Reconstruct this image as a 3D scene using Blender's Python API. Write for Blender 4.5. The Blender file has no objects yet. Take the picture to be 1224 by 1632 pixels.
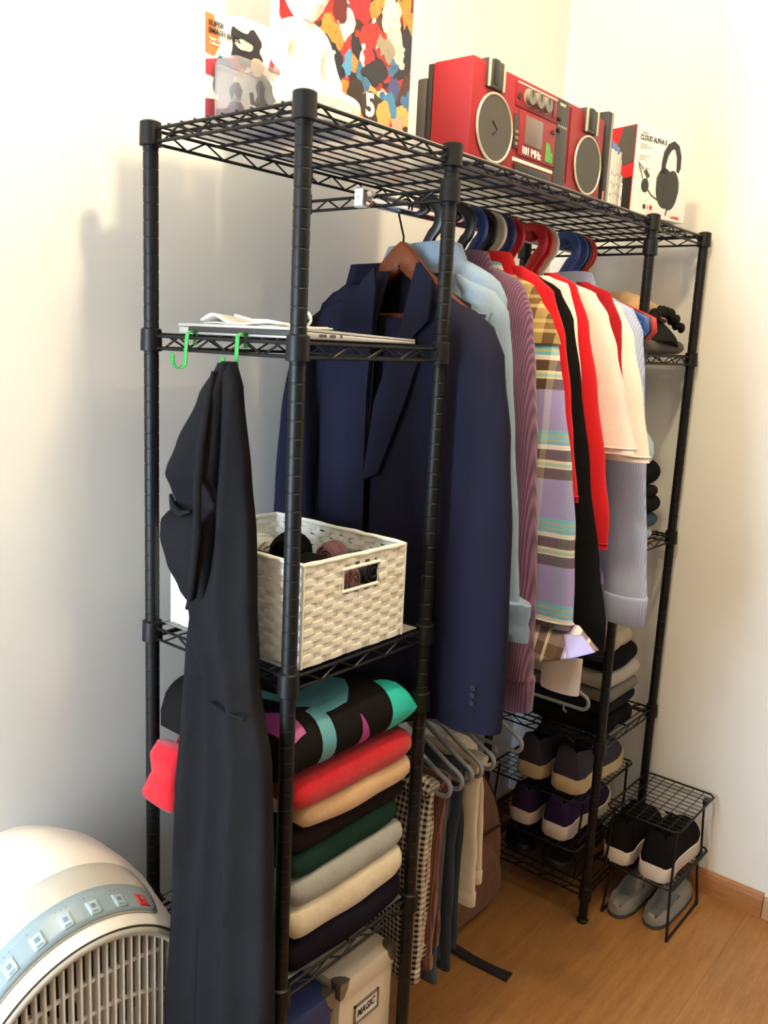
import bpy, bmesh, math, random
from mathutils import Vector, Matrix, noise
PI = math.pi
S = bpy.context.scene
COL = S.collection

# ---------------------------------------------------------------- camera
cam_data = bpy.data.cameras.new('camera')
cam = bpy.data.objects.new('camera', cam_data)
COL.objects.link(cam)
S.camera = cam
CP = Vector((-0.8604, -0.8627, 1.4856))
YAW, PITCH, ROLL, FPX = 0.8892, -0.1912, 0.0478, 1393.79
_f = Vector((math.sin(YAW)*math.cos(PITCH), math.cos(YAW)*math.cos(PITCH), math.sin(PITCH)))
_r = Vector((math.cos(YAW), -math.sin(YAW), 0)); _u = _r.cross(_f)
_r2 = _r*math.cos(ROLL) + _u*math.sin(ROLL); _u2 = -_r*math.sin(ROLL) + _u*math.cos(ROLL)
cam.matrix_world = Matrix((( _r2.x, _u2.x, -_f.x, CP.x), (_r2.y, _u2.y, -_f.y, CP.y), (_r2.z, _u2.z, -_f.z, CP.z), (0, 0, 0, 1)))
cam_data.sensor_fit = 'VERTICAL'; cam_data.sensor_height = 36.0; cam_data.sensor_width = 27.0
cam_data.lens = FPX/1632*36.0
cam_data.clip_start = 0.02

# ---------------------------------------------------------------- light
S.view_settings.view_transform = 'Standard'; S.view_settings.look = 'None'
S.view_settings.gamma = 1.0; S.view_settings.use_curve_mapping = False
S.view_settings.exposure = 0.0
world = bpy.data.worlds.new('daylight'); S.world = world
world.use_nodes = True
bg = world.node_tree.nodes['Background']
bg.inputs['Color'].default_value = (0.72, 0.86, 1.0, 1); bg.inputs['Strength'].default_value = 0.3
def lamp(name, loc, power, color, radius):
    l = bpy.data.lights.new(name, 'POINT'); l.energy = power; l.color = color; l.shadow_soft_size = radius
    o = bpy.data.objects.new(name, l); o.location = loc; COL.objects.link(o); return o
lamp('ceiling_lamp', (0.12, -0.30, 2.48), 43, (1.0, 0.81, 0.50), 0.05)
lamp('ceiling_lamp_second', (0.55, -1.0, 2.48), 15, (1.0, 0.72, 0.40), 0.06)
# daylight through the window in the left-hand wall
wl = bpy.data.lights.new('window_daylight', 'AREA'); wl.shape = 'RECTANGLE'; wl.size = 1.25; wl.size_y = 0.5; wl.energy = 112; wl.color = (0.62, 0.80, 1.0)
wo = bpy.data.objects.new('window_daylight', wl); wo.location = (-2.09, 0.16, 1.15); wo.rotation_euler = (0, math.radians(-90), 0); COL.objects.link(wo)

# ---------------------------------------------------------------- helpers
def lin(c):
    return tuple(x/12.92 if x <= 0.04045 else ((x+0.055)/1.055)**2.4 for x in c)
def rgb(h):
    if isinstance(h, str):
        h = h.lstrip('#'); return lin(tuple(int(h[i:i+2], 16)/255 for i in (0, 2, 4)))
    return h
MATS = {}
class NT:
    def __init__(s, name):
        s.m = bpy.data.materials.new(name); s.m.use_nodes = True; s.t = s.m.node_tree
        s.b = s.t.nodes['Principled BSDF']; s.o = s.t.nodes['Material Output']
    def n(s, kind, **kw):
        x = s.t.nodes.new(kind)
        for k, v in kw.items(): setattr(x, k, v)
        return x
    def l(s, a, b): s.t.links.new(a, b)
    def val(s, sock, v):
        if hasattr(v, 'is_output'): s.l(v, sock)
        else: sock.default_value = v
    def math(s, op, a, b=0.0, c=None):
        x = s.n('ShaderNodeMath', operation=op); s.val(x.inputs[0], a); s.val(x.inputs[1], b)
        if c is not None: s.val(x.inputs[2], c)
        return x.outputs[0]
    def mix(s, f, a, b, mode='MIX'):
        x = s.n('ShaderNodeMix', data_type='RGBA', blend_type=mode)
        s.val(x.inputs[0], f)
        s.val(x.inputs[6], a if hasattr(a, 'is_output') else (*a, 1)); s.val(x.inputs[7], b if hasattr(b, 'is_output') else (*b, 1))
        return x.outputs[2]
    def coords(s, obj=True):
        t = s.n('ShaderNodeTexCoord'); v = t.outputs['Object' if obj else 'Generated']
        sp = s.n('ShaderNodeSeparateXYZ'); s.l(v, sp.inputs[0])
        return v, sp.outputs[0], sp.outputs[1], sp.outputs[2]
    def noise(s, vec, scale, detail=3, scalevec=None, rough=0.55):
        if scalevec:
            mp = s.n('ShaderNodeMapping'); s.l(vec, mp.inputs[0]); mp.inputs['Scale'].default_value = scalevec; vec = mp.outputs[0]
        x = s.n('ShaderNodeTexNoise'); s.l(vec, x.inputs['Vector']); x.inputs['Scale'].default_value = scale
        x.inputs['Detail'].default_value = detail; x.inputs['Roughness'].default_value = rough
        return x.outputs[0]
    def ramp(s, f, stops, interp='LINEAR'):
        x = s.n('ShaderNodeValToRGB'); s.l(f, x.inputs[0]); x.color_ramp.interpolation = interp
        e = x.color_ramp.elements
        while len(e) < len(stops): e.new(0.5)
        for i, (p, c) in enumerate(stops): e[i].position = p; e[i].color = (*c, 1)
        return x.outputs[0]
    def bump(s, h, strength, dist=0.002):
        x = s.n('ShaderNodeBump'); x.inputs['Strength'].default_value = strength; x.inputs['Distance'].default_value = dist
        s.l(h, x.inputs['Height']); s.l(x.outputs[0], s.b.inputs['Normal'])
    def done(s, color, rough, metal=0.0):
        s.val(s.b.inputs['Base Color'], color if hasattr(color, 'is_output') else (*color, 1))
        s.val(s.b.inputs['Roughness'], rough); s.b.inputs['Metallic'].default_value = metal
        return s.m
def M(key, hexc, rough=0.5, metal=0.0, var=0.12, vscale=30, bump=0.0, bscale=200):
    """plain surface with slight procedural unevenness"""
    if key in MATS: return MATS[key]
    t = NT(key); c = rgb(hexc); v, x, y, z = t.coords()
    nz = t.noise(v, vscale)
    col = t.mix(nz, tuple(k*(1-var) for k in c), tuple(min(1, k*(1+var)) for k in c))
    if bump: t.bump(t.noise(v, bscale, 2), bump, 0.001)
    MATS[key] = t.done(col, rough, metal); return MATS[key]
def FAB(key, hexc, var=0.22, weave=900, rough=0.95, bump=0.35, fuzz=0.15):
    fuzz *= 0.25 + 0.75*min(1.0, max(rgb(hexc))*2.0) if max(rgb(hexc)) > 0.12 else 0.0
    """woven cloth: fine weave plus soft creases"""
    if key in MATS: return MATS[key]
    t = NT(key); c = rgb(hexc); v, x, y, z = t.coords()
    a = t.noise(v, 14, 4); b = t.noise(v, weave, 2)
    f = t.math('ADD', t.math('MULTIPLY', a, 0.65), t.math('MULTIPLY', b, 0.35))
    col = t.mix(f, tuple(k*(1-var) for k in c), tuple(min(1, k*(1+var)) for k in c))
    h = t.math('ADD', t.math('MULTIPLY', t.noise(v, 22, 3), 2.2), t.math('MULTIPLY', b, 0.25))
    t.bump(h, bump, 0.004)
    t.b.inputs['Sheen Weight'].default_value = fuzz; t.b.inputs['Sheen Roughness'].default_value = 0.6
    t.b.inputs['Specular IOR Level'].default_value = 0.2 if max(c) > 0.05 else 0.06
    MATS[key] = t.done(col, rough); return MATS[key]

class MB:
    def __init__(s): s.v = []; s.f = []
    def add(s, vs, fs):
        o = len(s.v); s.v += [tuple(p) for p in vs]; s.f += [tuple(i+o for i in q) for q in fs]; return s
    def box(s, x0, x1, y0, y1, z0, z1):
        return s.add([(x0,y0,z0),(x1,y0,z0),(x1,y1,z0),(x0,y1,z0),(x0,y0,z1),(x1,y0,z1),(x1,y1,z1),(x0,y1,z1)],
                     [(3,2,1,0),(4,5,6,7),(0,1,5,4),(1,2,6,5),(2,3,7,6),(3,0,4,7)])
    def rbox(s, x0, x1, y0, y1, z0, z1, r=0.004, seg=2):
        bm = bmesh.new(); bmesh.ops.create_cube(bm, size=1)
        for v in bm.verts:
            v.co = Vector(((x0+x1)/2+v.co.x*(x1-x0), (y0+y1)/2+v.co.y*(y1-y0), (z0+z1)/2+v.co.z*(z1-z0)))
        bmesh.ops.bevel(bm, geom=bm.edges[:], offset=r, segments=seg, profile=0.5, affect='EDGES')
        bm.verts.index_update()
        s.add([v.co[:] for v in bm.verts], [[v.index for v in f.verts] for f in bm.faces]); bm.free(); return s
    def tube(s, path, r, n=8, closed=False, caps=True):
        P = [Vector(p) for p in path]; m = len(P)
        R = r if isinstance(r, (list, tuple)) else [r]*m
        T = []
        for i in range(m):
            a = P[i-1] if (i or closed) else P[i]; b = P[(i+1) % m] if (i < m-1 or closed) else P[i]
            T.append((b-a).normalized())
        up = Vector((0, 0, 1)) if abs(T[0].z) < 0.9 else Vector((0, 1, 0))
        nrm = (up - T[0]*up.dot(T[0])).normalized(); rings = []
        for i in range(m):
            nrm = (nrm - T[i]*nrm.dot(T[i])).normalized(); bi = T[i].cross(nrm)
            rings.append([P[i] + (nrm*math.cos(2*PI*k/n) + bi*math.sin(2*PI*k/n))*R[i] for k in range(n)])
        return s.loft(rings, True, caps and not closed, caps and not closed, closed)
    def loft(s, rings, ring_closed=True, cap0=True, cap1=True, closed=False):
        n = len(rings[0]); o = len(s.v); m = len(rings)
        for rg in rings: s.v += [tuple(p) for p in rg]
        for i in range(m if closed else m-1):
            j = (i+1) % m
            for k in range(n if ring_closed else n-1):
                l = (k+1) % n
                s.f.append((o+i*n+k, o+i*n+l, o+j*n+l, o+j*n+k))
        if cap0: s.f.append(tuple(o+k for k in range(n))[::-1])
        if cap1: s.f.append(tuple(o+(m-1)*n+k for k in range(n)))
        return s
    def lathe(s, prof, c, axis='Z', n=24, caps=True):
        rings = []
        for (r, h) in prof:
            rg = []
            for k in range(n):
                a = 2*PI*k/n; p, q = r*math.cos(a), r*math.sin(a)
                rg.append({'Z': (c[0]+p, c[1]+q, c[2]+h), 'Y': (c[0]+q, c[1]+h, c[2]+p), 'X': (c[0]+h, c[1]+p, c[2]+q)}[axis])
            rings.append(rg)
        return s.loft(rings, True, caps, caps)
    def prism(s, poly, a, b, axis='Y'):
        """polygon extruded from a to b; axis Y: poly=(x,z); X: poly=(y,z); Z: poly=(x,y)"""
        f = {'Y': lambda p, h: (p[0], h, p[1]), 'X': lambda p, h: (h, p[0], p[1]), 'Z': lambda p, h: (p[0], p[1], h)}[axis]
        return s.loft([[f(p, a) for p in poly], [f(p, b) for p in poly]])
    def ball(s, c, r, n=16, m=10):
        r = r if isinstance(r, (tuple, list)) else (r, r, r)
        rings = []
        for i in range(m+1):
            t = PI*(i+0.02)/(m+0.04)
            rings.append([(c[0]+r[0]*math.sin(t)*math.cos(2*PI*k/n), c[1]+r[1]*math.sin(t)*math.sin(2*PI*k/n), c[2]+r[2]*math.cos(t)) for k in range(n)])
        return s.loft(rings)
    def strip(s, path, w, a, b, closed=False):
        """flat band following a 2-D path (y,z), band width w (number or list), extruded from x=a to x=b"""
        m = len(path); W = w if isinstance(w, (list, tuple)) else [w]*m
        L, Rr = [], []
        for i in range(m):
            p = Vector(path[i-1] if (i or closed) else path[i]); q = Vector(path[(i+1) % m] if (i < m-1 or closed) else path[i])
            t = (q-p).normalized(); nn = Vector((-t.y, t.x)); c = Vector(path[i])
            L.append(c+nn*W[i]/2); Rr.append(c-nn*W[i]/2)
        e = min(0.0015, (b-a)*0.3)
        rings = []
        for i in range(m):
            l, r = L[i], Rr[i]; d = (r-l).normalized()*min(e, W[i]*0.25)
            rings.append([(a, *(l+d)), (a+e, *l), (b-e, *l), (b, *(l+d)), (b, *(r-d)), (b-e, *r), (a+e, *r), (a, *(r-d))])
        return s.loft(rings, True, not closed, not closed, closed)
    def xform(s, mat):
        s.v = [tuple(mat @ Vector(p)) for p in s.v]; return s
    def mesh(s, name, mat, origin=(0, 0, 0), smooth=35):
        me = bpy.data.meshes.new(name); o = Vector(origin)
        me.from_pydata([tuple(Vector(p)-o) for p in s.v], [], s.f); me.validate()
        bm = bmesh.new(); bm.from_mesh(me); bmesh.ops.recalc_face_normals(bm, faces=bm.faces); bm.to_mesh(me); bm.free()
        if mat: me.materials.append(mat)
        if smooth:
            me.polygons.foreach_set('use_smooth', [True]*len(me.polygons)); me.set_sharp_from_angle(angle=math.radians(smooth))
        return me
def wloc(o):
    p = Vector(o.location)
    while o.parent: o = o.parent; p = p + o.location
    return p
def part(name, mb, mat, parent, smooth=35, label=None):
    """mesh given in world space, parented to a thing (whose roots are never rotated)"""
    o = bpy.data.objects.new(name, mb.mesh(name, mat, wloc(parent), smooth)); COL.objects.link(o); o.parent = parent
    if label: o['label'] = label
    return o
def tag(o, label, cat, group=None):
    o['label'] = label; o['category'] = cat
    if group: o['group'] = group
    return o
def thing(name, label, cat, loc, group=None):
    o = bpy.data.objects.new(name, None); o.empty_display_size = 0.02; o.location = loc; COL.objects.link(o)
    return tag(o, label, cat, group)
def solo(name, mb, mat, label, cat, loc, group=None, smooth=35):
    o = bpy.data.objects.new(name, mb.mesh(name, mat, loc, smooth)); o.location = loc; COL.objects.link(o)
    return tag(o, label, cat, group)
def struct(name, mb, mat, loc=(0, 0, 0), smooth=0):
    o = bpy.data.objects.new(name, mb.mesh(name, mat, loc, smooth)); o.location = loc; COL.objects.link(o)
    o['kind'] = 'structure'; return o
def text(name, body, size, origin, right, up, mat, parent, depth=0.0004, bold=0.0, xs=1.0):
    cu = bpy.data.curves.new('tmp_text', 'FONT'); cu.body = body; cu.size = size; cu.extrude = depth; cu.offset = bold; cu.resolution_u = 3
    ob = bpy.data.objects.new('tmp_text', cu); COL.objects.link(ob)
    dg = bpy.context.evaluated_depsgraph_get(); me = bpy.data.meshes.new_from_object(ob.evaluated_get(dg))
    bpy.data.objects.remove(ob); bpy.data.curves.remove(cu)
    r = Vector(right).normalized(); u = Vector(up).normalized(); n = r.cross(u)
    mx = Matrix(((r.x*xs, u.x, n.x, 0), (r.y*xs, u.y, n.y, 0), (r.z*xs, u.z, n.z, 0), (0, 0, 0, 1)))
    mx.translation = Vector(origin) - wloc(parent)
    me.transform(mx); me.materials.clear(); me.materials.append(mat); me.name = name
    o = bpy.data.objects.new(name, me); COL.objects.link(o); o.parent = parent; return o
def lerp(a, b, t): return a+(b-a)*t
def samp(keys, t):
    """piecewise-linear table lookup; keys=[(t, v...)] ascending"""
    if t <= keys[0][0]: return keys[0][1:]
    for a, b in zip(keys, keys[1:]):
        if t <= b[0]:
            f = (t-a[0])/(b[0]-a[0]+1e-9); f = f*f*(3-2*f)*0.5+f*0.5
            return tuple(lerp(p, q, f) for p, q in zip(a[1:], b[1:]))
    return keys[-1][1:]
def nz(x, y, z, s=1.0): return noise.noise(Vector((x*s, y*s, z*s)))
def arc(cx, cy, r, a0, a1, n): return [(cx+r*math.cos(math.radians(lerp(a0, a1, i/n))), cy+r*math.sin(math.radians(lerp(a0, a1, i/n)))) for i in range(n+1)]
# ---------------------------------------------------------------- room shell
YW, XW, ZC = 0.46, 1.487, 2.62
def wall_mat():
    t = NT('wall_paint'); v, x, y, z = t.coords()
    n = t.noise(v, 3, 2); c = t.mix(n, rgb('#e9e6df'), rgb('#f1efe9')); t.bump(t.noise(v, 180, 3), 0.08, 0.001)
    return t.done(c, 0.75)
WALL = wall_mat()
def wood_mat(key, c0, c1, c2, rough, sv):
    t = NT(key); v, x, y, z = t.coords()
    oi = t.n('ShaderNodeObjectInfo')
    mp = t.n('ShaderNodeVectorMath', operation='ADD'); t.l(v, mp.inputs[0])
    cm = t.n('ShaderNodeCombineXYZ'); t.l(t.math('MULTIPLY', oi.outputs['Random'], 37.0), cm.inputs[0]); t.l(t.math('MULTIPLY', oi.outputs['Random'], 11.0), cm.inputs[1])
    t.l(cm.outputs[0], mp.inputs[1]); v2 = mp.outputs[0]
    g = t.noise(v2, 6, 5, sv, 0.6); fine = t.noise(v2, 40, 3, sv, 0.6); big = t.noise(v2, 1.5, 2, sv)
    f = t.math('ADD', t.math('MULTIPLY', g, 0.6), t.math('MULTIPLY', fine, 0.4))
    col = t.ramp(f, [(0.3, rgb(c0)), (0.5, rgb(c1)), (0.72, rgb(c2))])
    col = t.mix(t.math('MULTIPLY', oi.outputs['Random'], 0.15), col, rgb(c0))
    col = t.mix(t.math('MULTIPLY', big, 0.2), col, rgb(c2))
    t.bump(f, 0.12, 0.0006)
    return t.done(col, rough)
FLOORM = wood_mat('oak_laminate', '#7d5029', '#9a6a3a', '#b07f4b', 0.45, (1, 9, 1))
BASEM = wood_mat('oak_baseboard', '#8a562a', '#a86f3c', '#bd8450', 0.45, (9, 1, 9))
struct('wall_back', MB().box(-2.1, XW+0.1, YW, YW+0.1, 0, ZC), WALL)
struct('wall_right', MB().box(XW, XW+0.1, -2.8, YW, 0, ZC), WALL)
XL, WY0, WY1, WZ0, WZ1 = -2.0, -0.11, 0.43, 0.50, 1.80
struct('wall_left', MB().box(XL-0.1, XL, WY1, YW, 0, ZC).box(XL-0.1, XL, -2.8, WY0, 0, ZC).box(XL-0.1, XL, WY0, WY1, 0, WZ0).box(XL-0.1, XL, WY0, WY1, WZ1, ZC), WALL)
struct('wall_front', MB().box(XL-0.1, XW+0.1, -2.9, -2.8, 0, ZC), M('wall_dimmed', '#8d867c', 0.8))  # unseen wall behind the camera, coloured darker to cut bounced light
WFR = M('window_white', '#efece6', 0.5)
struct('window_1', MB().box(XL-0.08, XL-0.03, WY0, WY0+0.05, WZ0, WZ1).box(XL-0.08, XL-0.03, WY1-0.05, WY1, WZ0, WZ1).box(XL-0.08, XL-0.03, WY0, WY1, WZ0, WZ0+0.05).box(XL-0.08, XL-0.03, WY0, WY1, WZ1-0.05, WZ1).box(XL-0.075, XL-0.035, 0.14, 0.18, WZ0, WZ1), WFR)
struct('ceiling', MB().box(XL, XW+0.1, -2.8, YW+0.1, ZC, ZC+0.08), M('ceiling_paint', '#efeee9', 0.9, var=0.02, vscale=3))
fl = struct('floor', MB().box(XL, XW, -2.8, YW, -0.06, -0.009), M('subfloor', '#5f3f22', 0.8))
pw, pl = 0.195, 1.28
pm = MB().rbox(0.0001, pl-0.0001, 0.0001, pw-0.0001, -0.009, 0.0, 0.0005, 1).mesh('plank', FLOORM, (0, 0, 0), 0)
row = 0; yy = YW-pw
random.seed(3)
while yy > -1.6:
    x = -1.7-random.random()*pl*0.8
    while x < XW:
        if x+pl > -1.6:
            if x+pl > XW:
                o = bpy.data.objects.new('plank', MB().rbox(0.0001, XW-x, 0.0001, pw-0.0001, -0.009, 0.0, 0.0005, 1).mesh('plank', FLOORM, (0, 0, 0), 0))
            else: o = bpy.data.objects.new('plank', pm)
            o.location = (x, yy, 0); COL.objects.link(o); o.parent = fl
        x += pl
    yy -= pw; row += 1
def baseboard(name, y0, y1):
    prof = [(XW, 0), (XW-0.013, 0), (XW-0.013, 0.050), (XW-0.010, 0.062), (XW-0.004, 0.068), (XW, 0.068)]
    mb = MB().loft([[(p[0], y0, p[1]) for p in prof], [(p[0], y1, p[1]) for p in prof]])
    return struct(name, mb, BASEM, ((XW, y0, 0)))
baseboard('baseboard_right', -0.352, YW)
mb = MB().box(XL, XW-0.013, YW-0.013, YW, 0, 0.062); struct('baseboard_back', mb, BASEM)
mb = MB().rbox(XW-0.018, XW, -0.46, -0.3545, 0, 0.06, 0.003); struct('trim_1', mb, M('door_trim', '#b98f66', 0.5))
mb = MB().rbox(XW-0.02, XW, -0.56, -0.46, 0, 2.1, 0.003); struct('trim_2', mb, M('door_trim', '#b98f66', 0.5))
# ---------------------------------------------------------------- garment rack
D, XC, XD, XE, H = 0.330, 0.3318, 1.1225, 1.4507, 1.80
BLK = M('black_coat', '#100f0e', 0.45, 0.0, 0.2, 60); BLK.node_tree.nodes['Principled BSDF'].inputs['Specular IOR Level'].default_value = 0.3
CHROME = M('chrome', '#d8d8d8', 0.12, 1.0, 0.03)
def liner_mat():
    t = NT('frosted_liner'); t.t.nodes.remove(t.b)
    tr = t.n('ShaderNodeBsdfTransparent'); tl = t.n('ShaderNodeBsdfTranslucent'); df = t.n('ShaderNodeBsdfDiffuse'); gl = t.n('ShaderNodeBsdfGlossy')
    tl.inputs[0].default_value = (0.55, 0.55, 0.55, 1); df.inputs[0].default_value = (0.60, 0.60, 0.61, 1); gl.inputs['Roughness'].default_value = 0.25
    v, x, y, z = t.coords()
    m1 = t.n('ShaderNodeMixShader'); m2 = t.n('ShaderNodeMixShader'); m3 = t.n('ShaderNodeMixShader')
    f = t.math('ADD', 0.30, t.math('MULTIPLY', t.noise(v, 12), 0.12))
    t.l(tl.outputs[0], m1.inputs[1]); t.l(df.outputs[0], m1.inputs[2]); m1.inputs[0].default_value = 0.5
    t.l(f, m2.inputs[0]); t.l(m1.outputs[0], m2.inputs[1]); t.l(tr.outputs[0], m2.inputs[2])
    m3.inputs[0].default_value = 0.06; t.l(m2.outputs[0], m3.inputs[1]); t.l(gl.outputs[0], m3.inputs[2])
    t.l(m3.outputs[0], t.o.inputs[0]); return t.m
LINER = liner_mat()
rack = thing('garment_rack', 'large black wire garment rack with two shelf towers and hanging rods', 'rack', (0.7, D/2, 0))
prof = [(0.0105, 0.012)]
z = 0.03
while z < 1.775:
    prof += [(0.0118, z), (0.0118, z+0.0225), (0.0112, z+0.0232), (0.0112, z+0.0248)]; z += 0.0254
prof += [(0.0118, 1.785)]
cap = [(0.0135, 1.776), (0.0135, 1.797), (0.0120, 1.800), (0.008, 1.8015)]
foot = [(0.014, 0.0), (0.0155, 0.002), (0.0155, 0.007), (0.009, 0.011), (0.009, 0.022), (0.0118, 0.024), (0.0118, 0.032)]
posts = {}
for nm, (x, y) in dict(A=(0, D), B=(0, 0), C=(XC, 0), Cb=(XC, D), Dp=(XD, 0), Db=(XD, D), E=(XE, 0), Eb=(XE, D)).items():
    p = part('post', MB().lathe(prof, (x, y, 0), n=18), BLK, rack, 30); posts[nm] = p
    part('post_cap', MB().lathe(cap, (x, y, 0), n=18), BLK, p)
    part('foot', MB().lathe(foot, (x, y, 0), n=18), BLK, p)
def collar(post, zt, h=0.0365):
    x, y = {'A': (0, D), 'B': (0, 0), 'C': (XC, 0), 'Cb': (XC, D), 'Dp': (XD, 0), 'Db': (XD, D), 'E': (XE, 0), 'Eb': (XE, D)}[post]
    part('collar', MB().lathe([(0.0130, zt-h), (0.0172, zt-h+0.001), (0.0162, zt-0.002), (0.0130, zt)], (x, y, 0), n=20), BLK, posts[post])
def truss(mb, p, q, h=0.019, pitch=0.037, r0=0.0027, r1=0.0019):
    p = Vector(p); q = Vector(q); dz = Vector((0, 0, h)); L = (q-p).length
    mb.tube([p, q], r0, 6); mb.tube([p-dz, q-dz], r0, 6)
    n = max(2, int(round((L-0.04)/pitch))); t0 = 0.02/L
    pts = []
    for i in range(n+1):
        b = p.lerp(q, t0+(1-2*t0)*i/n); pts.append(b-(dz if i % 2 else Vector((0, 0, 0))))
    mb.tube(pts, r1, 5)
def wire_shelf(x0, x1, zt, liner=True, crossn=None, name='wire_shelf'):
    mb = MB(); zf = zt-0.004
    truss(mb, (x0+0.012, 0, zf), (x1-0.012, 0, zf)); truss(mb, (x0+0.012, D, zf), (x1-0.012, D, zf))
    truss(mb, (x0, 0.012, zf), (x0, D-0.012, zf)); truss(mb, (x1, 0.012, zf), (x1, D-0.012, zf))
    sh = part(name, mb, BLK, rack, 40)
    g = MB(); n = 11
    for i in range(n): y = 0.012+(D-0.024)*i/(n-1); g.tube([(x0, y, zt-0.0005), (x1, y, zt-0.0005)], 0.0017, 5)
    c = crossn or 3
    for i in range(c):
        x = x0+0.03+(x1-x0-0.06)*i/(c-1); g.tube([(x, 0.003, zt-0.0045), (x, D-0.003, zt-0.0045)], 0.0026, 6)
    part('shelf_wires', g, BLK, sh, 40)
    if liner:
        part('shelf_liner', MB().box(x0+0.016, x1-0.016, 0.006, D-0.006, zt+0.0014, zt+0.0022), LINER, sh, 0, 'frosted plastic shelf liner')
    return sh
ZT, Z2, Z3, Z4, ZA, ZB, ZCC, ZBOT = 1.792, 1.483, 0.998, 0.475, 1.489, 1.012, 0.508, 0.095
wire_shelf(0, XE, ZT, True, 15)
for z in (Z2, Z3, Z4, ZBOT): wire_shelf(0, XC, z, z in (Z3, Z4))
for z in (ZA, ZB, ZCC, ZBOT): wire_shelf(XD, XE, z, False)
for k, zs in dict(A=(ZT, Z2, Z3, Z4, ZBOT), B=(ZT, Z2, Z3, Z4, ZBOT), C=(ZT, Z2, Z3, Z4, ZBOT, 1.738, 0.872), Cb=(ZT, Z2, Z3, Z4, ZBOT, 1.738, 0.872),
                  Dp=(ZT, ZA, ZB, ZCC, ZBOT, 1.738, 0.872), Db=(ZT, ZA, ZB, ZCC, ZBOT, 1.738, 0.872), E=(ZT, ZA, ZB, ZCC, ZBOT), Eb=(ZT, ZA, ZB, ZCC, ZBOT)).items():
    for z in zs: collar(k, z+0.008)
YC = 0.165; ZR1, ZR2 = 1.7245, 0.862
for x in (XC, XD):
    for zr in (ZR1, ZR2):
        mb = MB(); truss(mb, (x, 0.012, zr+0.006), (x, D-0.012, zr+0.006), 0.017, 0.030); part('support_bar', mb, BLK, rack, 40)
for zr in (ZR1, ZR2):
    rod = part('hanging_rod', MB().lathe([(0.0125, XC-0.012), (0.0125, XD+0.012)], (0, YC, zr), 'X', 20), CHROME, rack, 40, 'chrome hanging rod')
    for x, sg in ((XC, -1), (XD, 1)):
        part('rod_knob', MB().lathe([(0.0145, x+sg*0.006), (0.0145, x+sg*0.016), (0.010, x+sg*0.021)] if sg > 0 else [(0.010, x-0.021), (0.0145, x-0.016), (0.0145, x-0.006)], (0, YC, zr), 'X', 16), CHROME, rod)
mb = MB().rbox(XC-0.031, XC-0.027, YC-0.006, YC+0.012, ZR1-0.016, ZR1+0.016, 0.001).rbox(XC-0.031, XC-0.010, YC-0.006, YC+0.012, ZR1+0.013, ZR1+0.016, 0.001).rbox(XC-0.031, XC-0.018, YC-0.006, YC+0.012, ZR1-0.016, ZR1-0.013, 0.001)
clip = part('rod_clip', mb, M('white_clip', '#e8e6e0', 0.4), rack, 35, 'white bracket at the end of the hanging rod')
part('screw', MB().lathe([(0.003, XC-0.0325), (0.003, XC-0.030)], (0, YC+0.003, ZR1), 'X', 10), CHROME, clip)
# ---------------------------------------------------------------- things on the top shelf
TOP = ZT+0.0024
RED = M('red_plastic', '#8f0f1c', 0.5, 0, 0.05, 20)
DKRED = M('dark_red_trim', '#6e1018', 0.5)
BLACKP = M('black_plastic', '#1b1b1a', 0.45)
GREYP = M('grey_panel', '#34342f', 0.5, 0, 0.1, 90)
CREAM = M('cream_print', '#efe6cf', 0.6, 0, 0.03)
WHITEP = M('white_print', '#f4f1ea', 0.6, 0, 0.02)
METAL = M('brushed_metal', '#827c73', 0.55, 0.3, 0.08)
def grille_mat():
    t = NT('speaker_mesh'); v, x, y, z = t.coords()
    w = t.math('MULTIPLY', t.math('SINE', t.math('MULTIPLY', z, 2400.0)), t.math('SINE', t.math('MULTIPLY', x, 1200.0)))
    c = t.mix(t.math('ADD', 0.5, t.math('MULTIPLY', w, 0.5)), rgb('#2c2a24'), rgb('#57534a')); return t.done(c, 0.6)
GRILLE = grille_mat()
# boombox -------------------------------------------------
bx0, bx1, by0, by1, bz0, bz1 = 0.418, 0.905, 0.030, 0.113, TOP, 1.958
bb = thing('boombox', 'bright red portable cassette boombox with two round black speakers', 'boombox', ((bx0+bx1)/2, 0.07, TOP))
part('body', MB().rbox(bx0, bx1, by0, by1, bz0+0.004, bz1, 0.004), RED, bb)
part('rear_shell', MB().rbox(bx0+0.001, bx1-0.001, by1+0.0005, by1+0.012, bz0+0.004, bz1-0.001, 0.003), BLACKP, bb)
part('back_cover', MB().rbox(bx0+0.001, bx1-0.001, by1+0.013, by1+0.034, bz0+0.002, bz1-0.022, 0.004), M('grey_back', '#3b3a37', 0.55), bb)
for cx, cz, rx, rz in ((0.489, 1.857, 0.055, 0.055), (0.838, 1.857, 0.055, 0.053)):
    sp = part('speaker', MB().lathe([(0.0535, by0-0.0035), (0.0535, by0+0.002)], (cx, 0, cz), 'Y', 40), GRILLE, bb)
    part('speaker_rim', MB().tube([(cx+0.055*math.cos(2*PI*k/40), by0-0.003, cz+0.055*math.sin(2*PI*k/40)) for k in range(40)], 0.0024, 8, True), M('rim_metal', '#cfc6b0', 0.35, 0.5), sp)
mb = MB()
for k in range(2): mb.box(0.478+0.0, 0.481, by0-0.0042, by0-0.0036, 1.848, 1.866)
part('speaker_mark', MB().tube([(0.480, by0-0.004, 1.868), (0.496, by0-0.004, 1.855), (0.482, by0-0.004, 1.846)], 0.0009, 6), BLACKP, bb)
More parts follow.
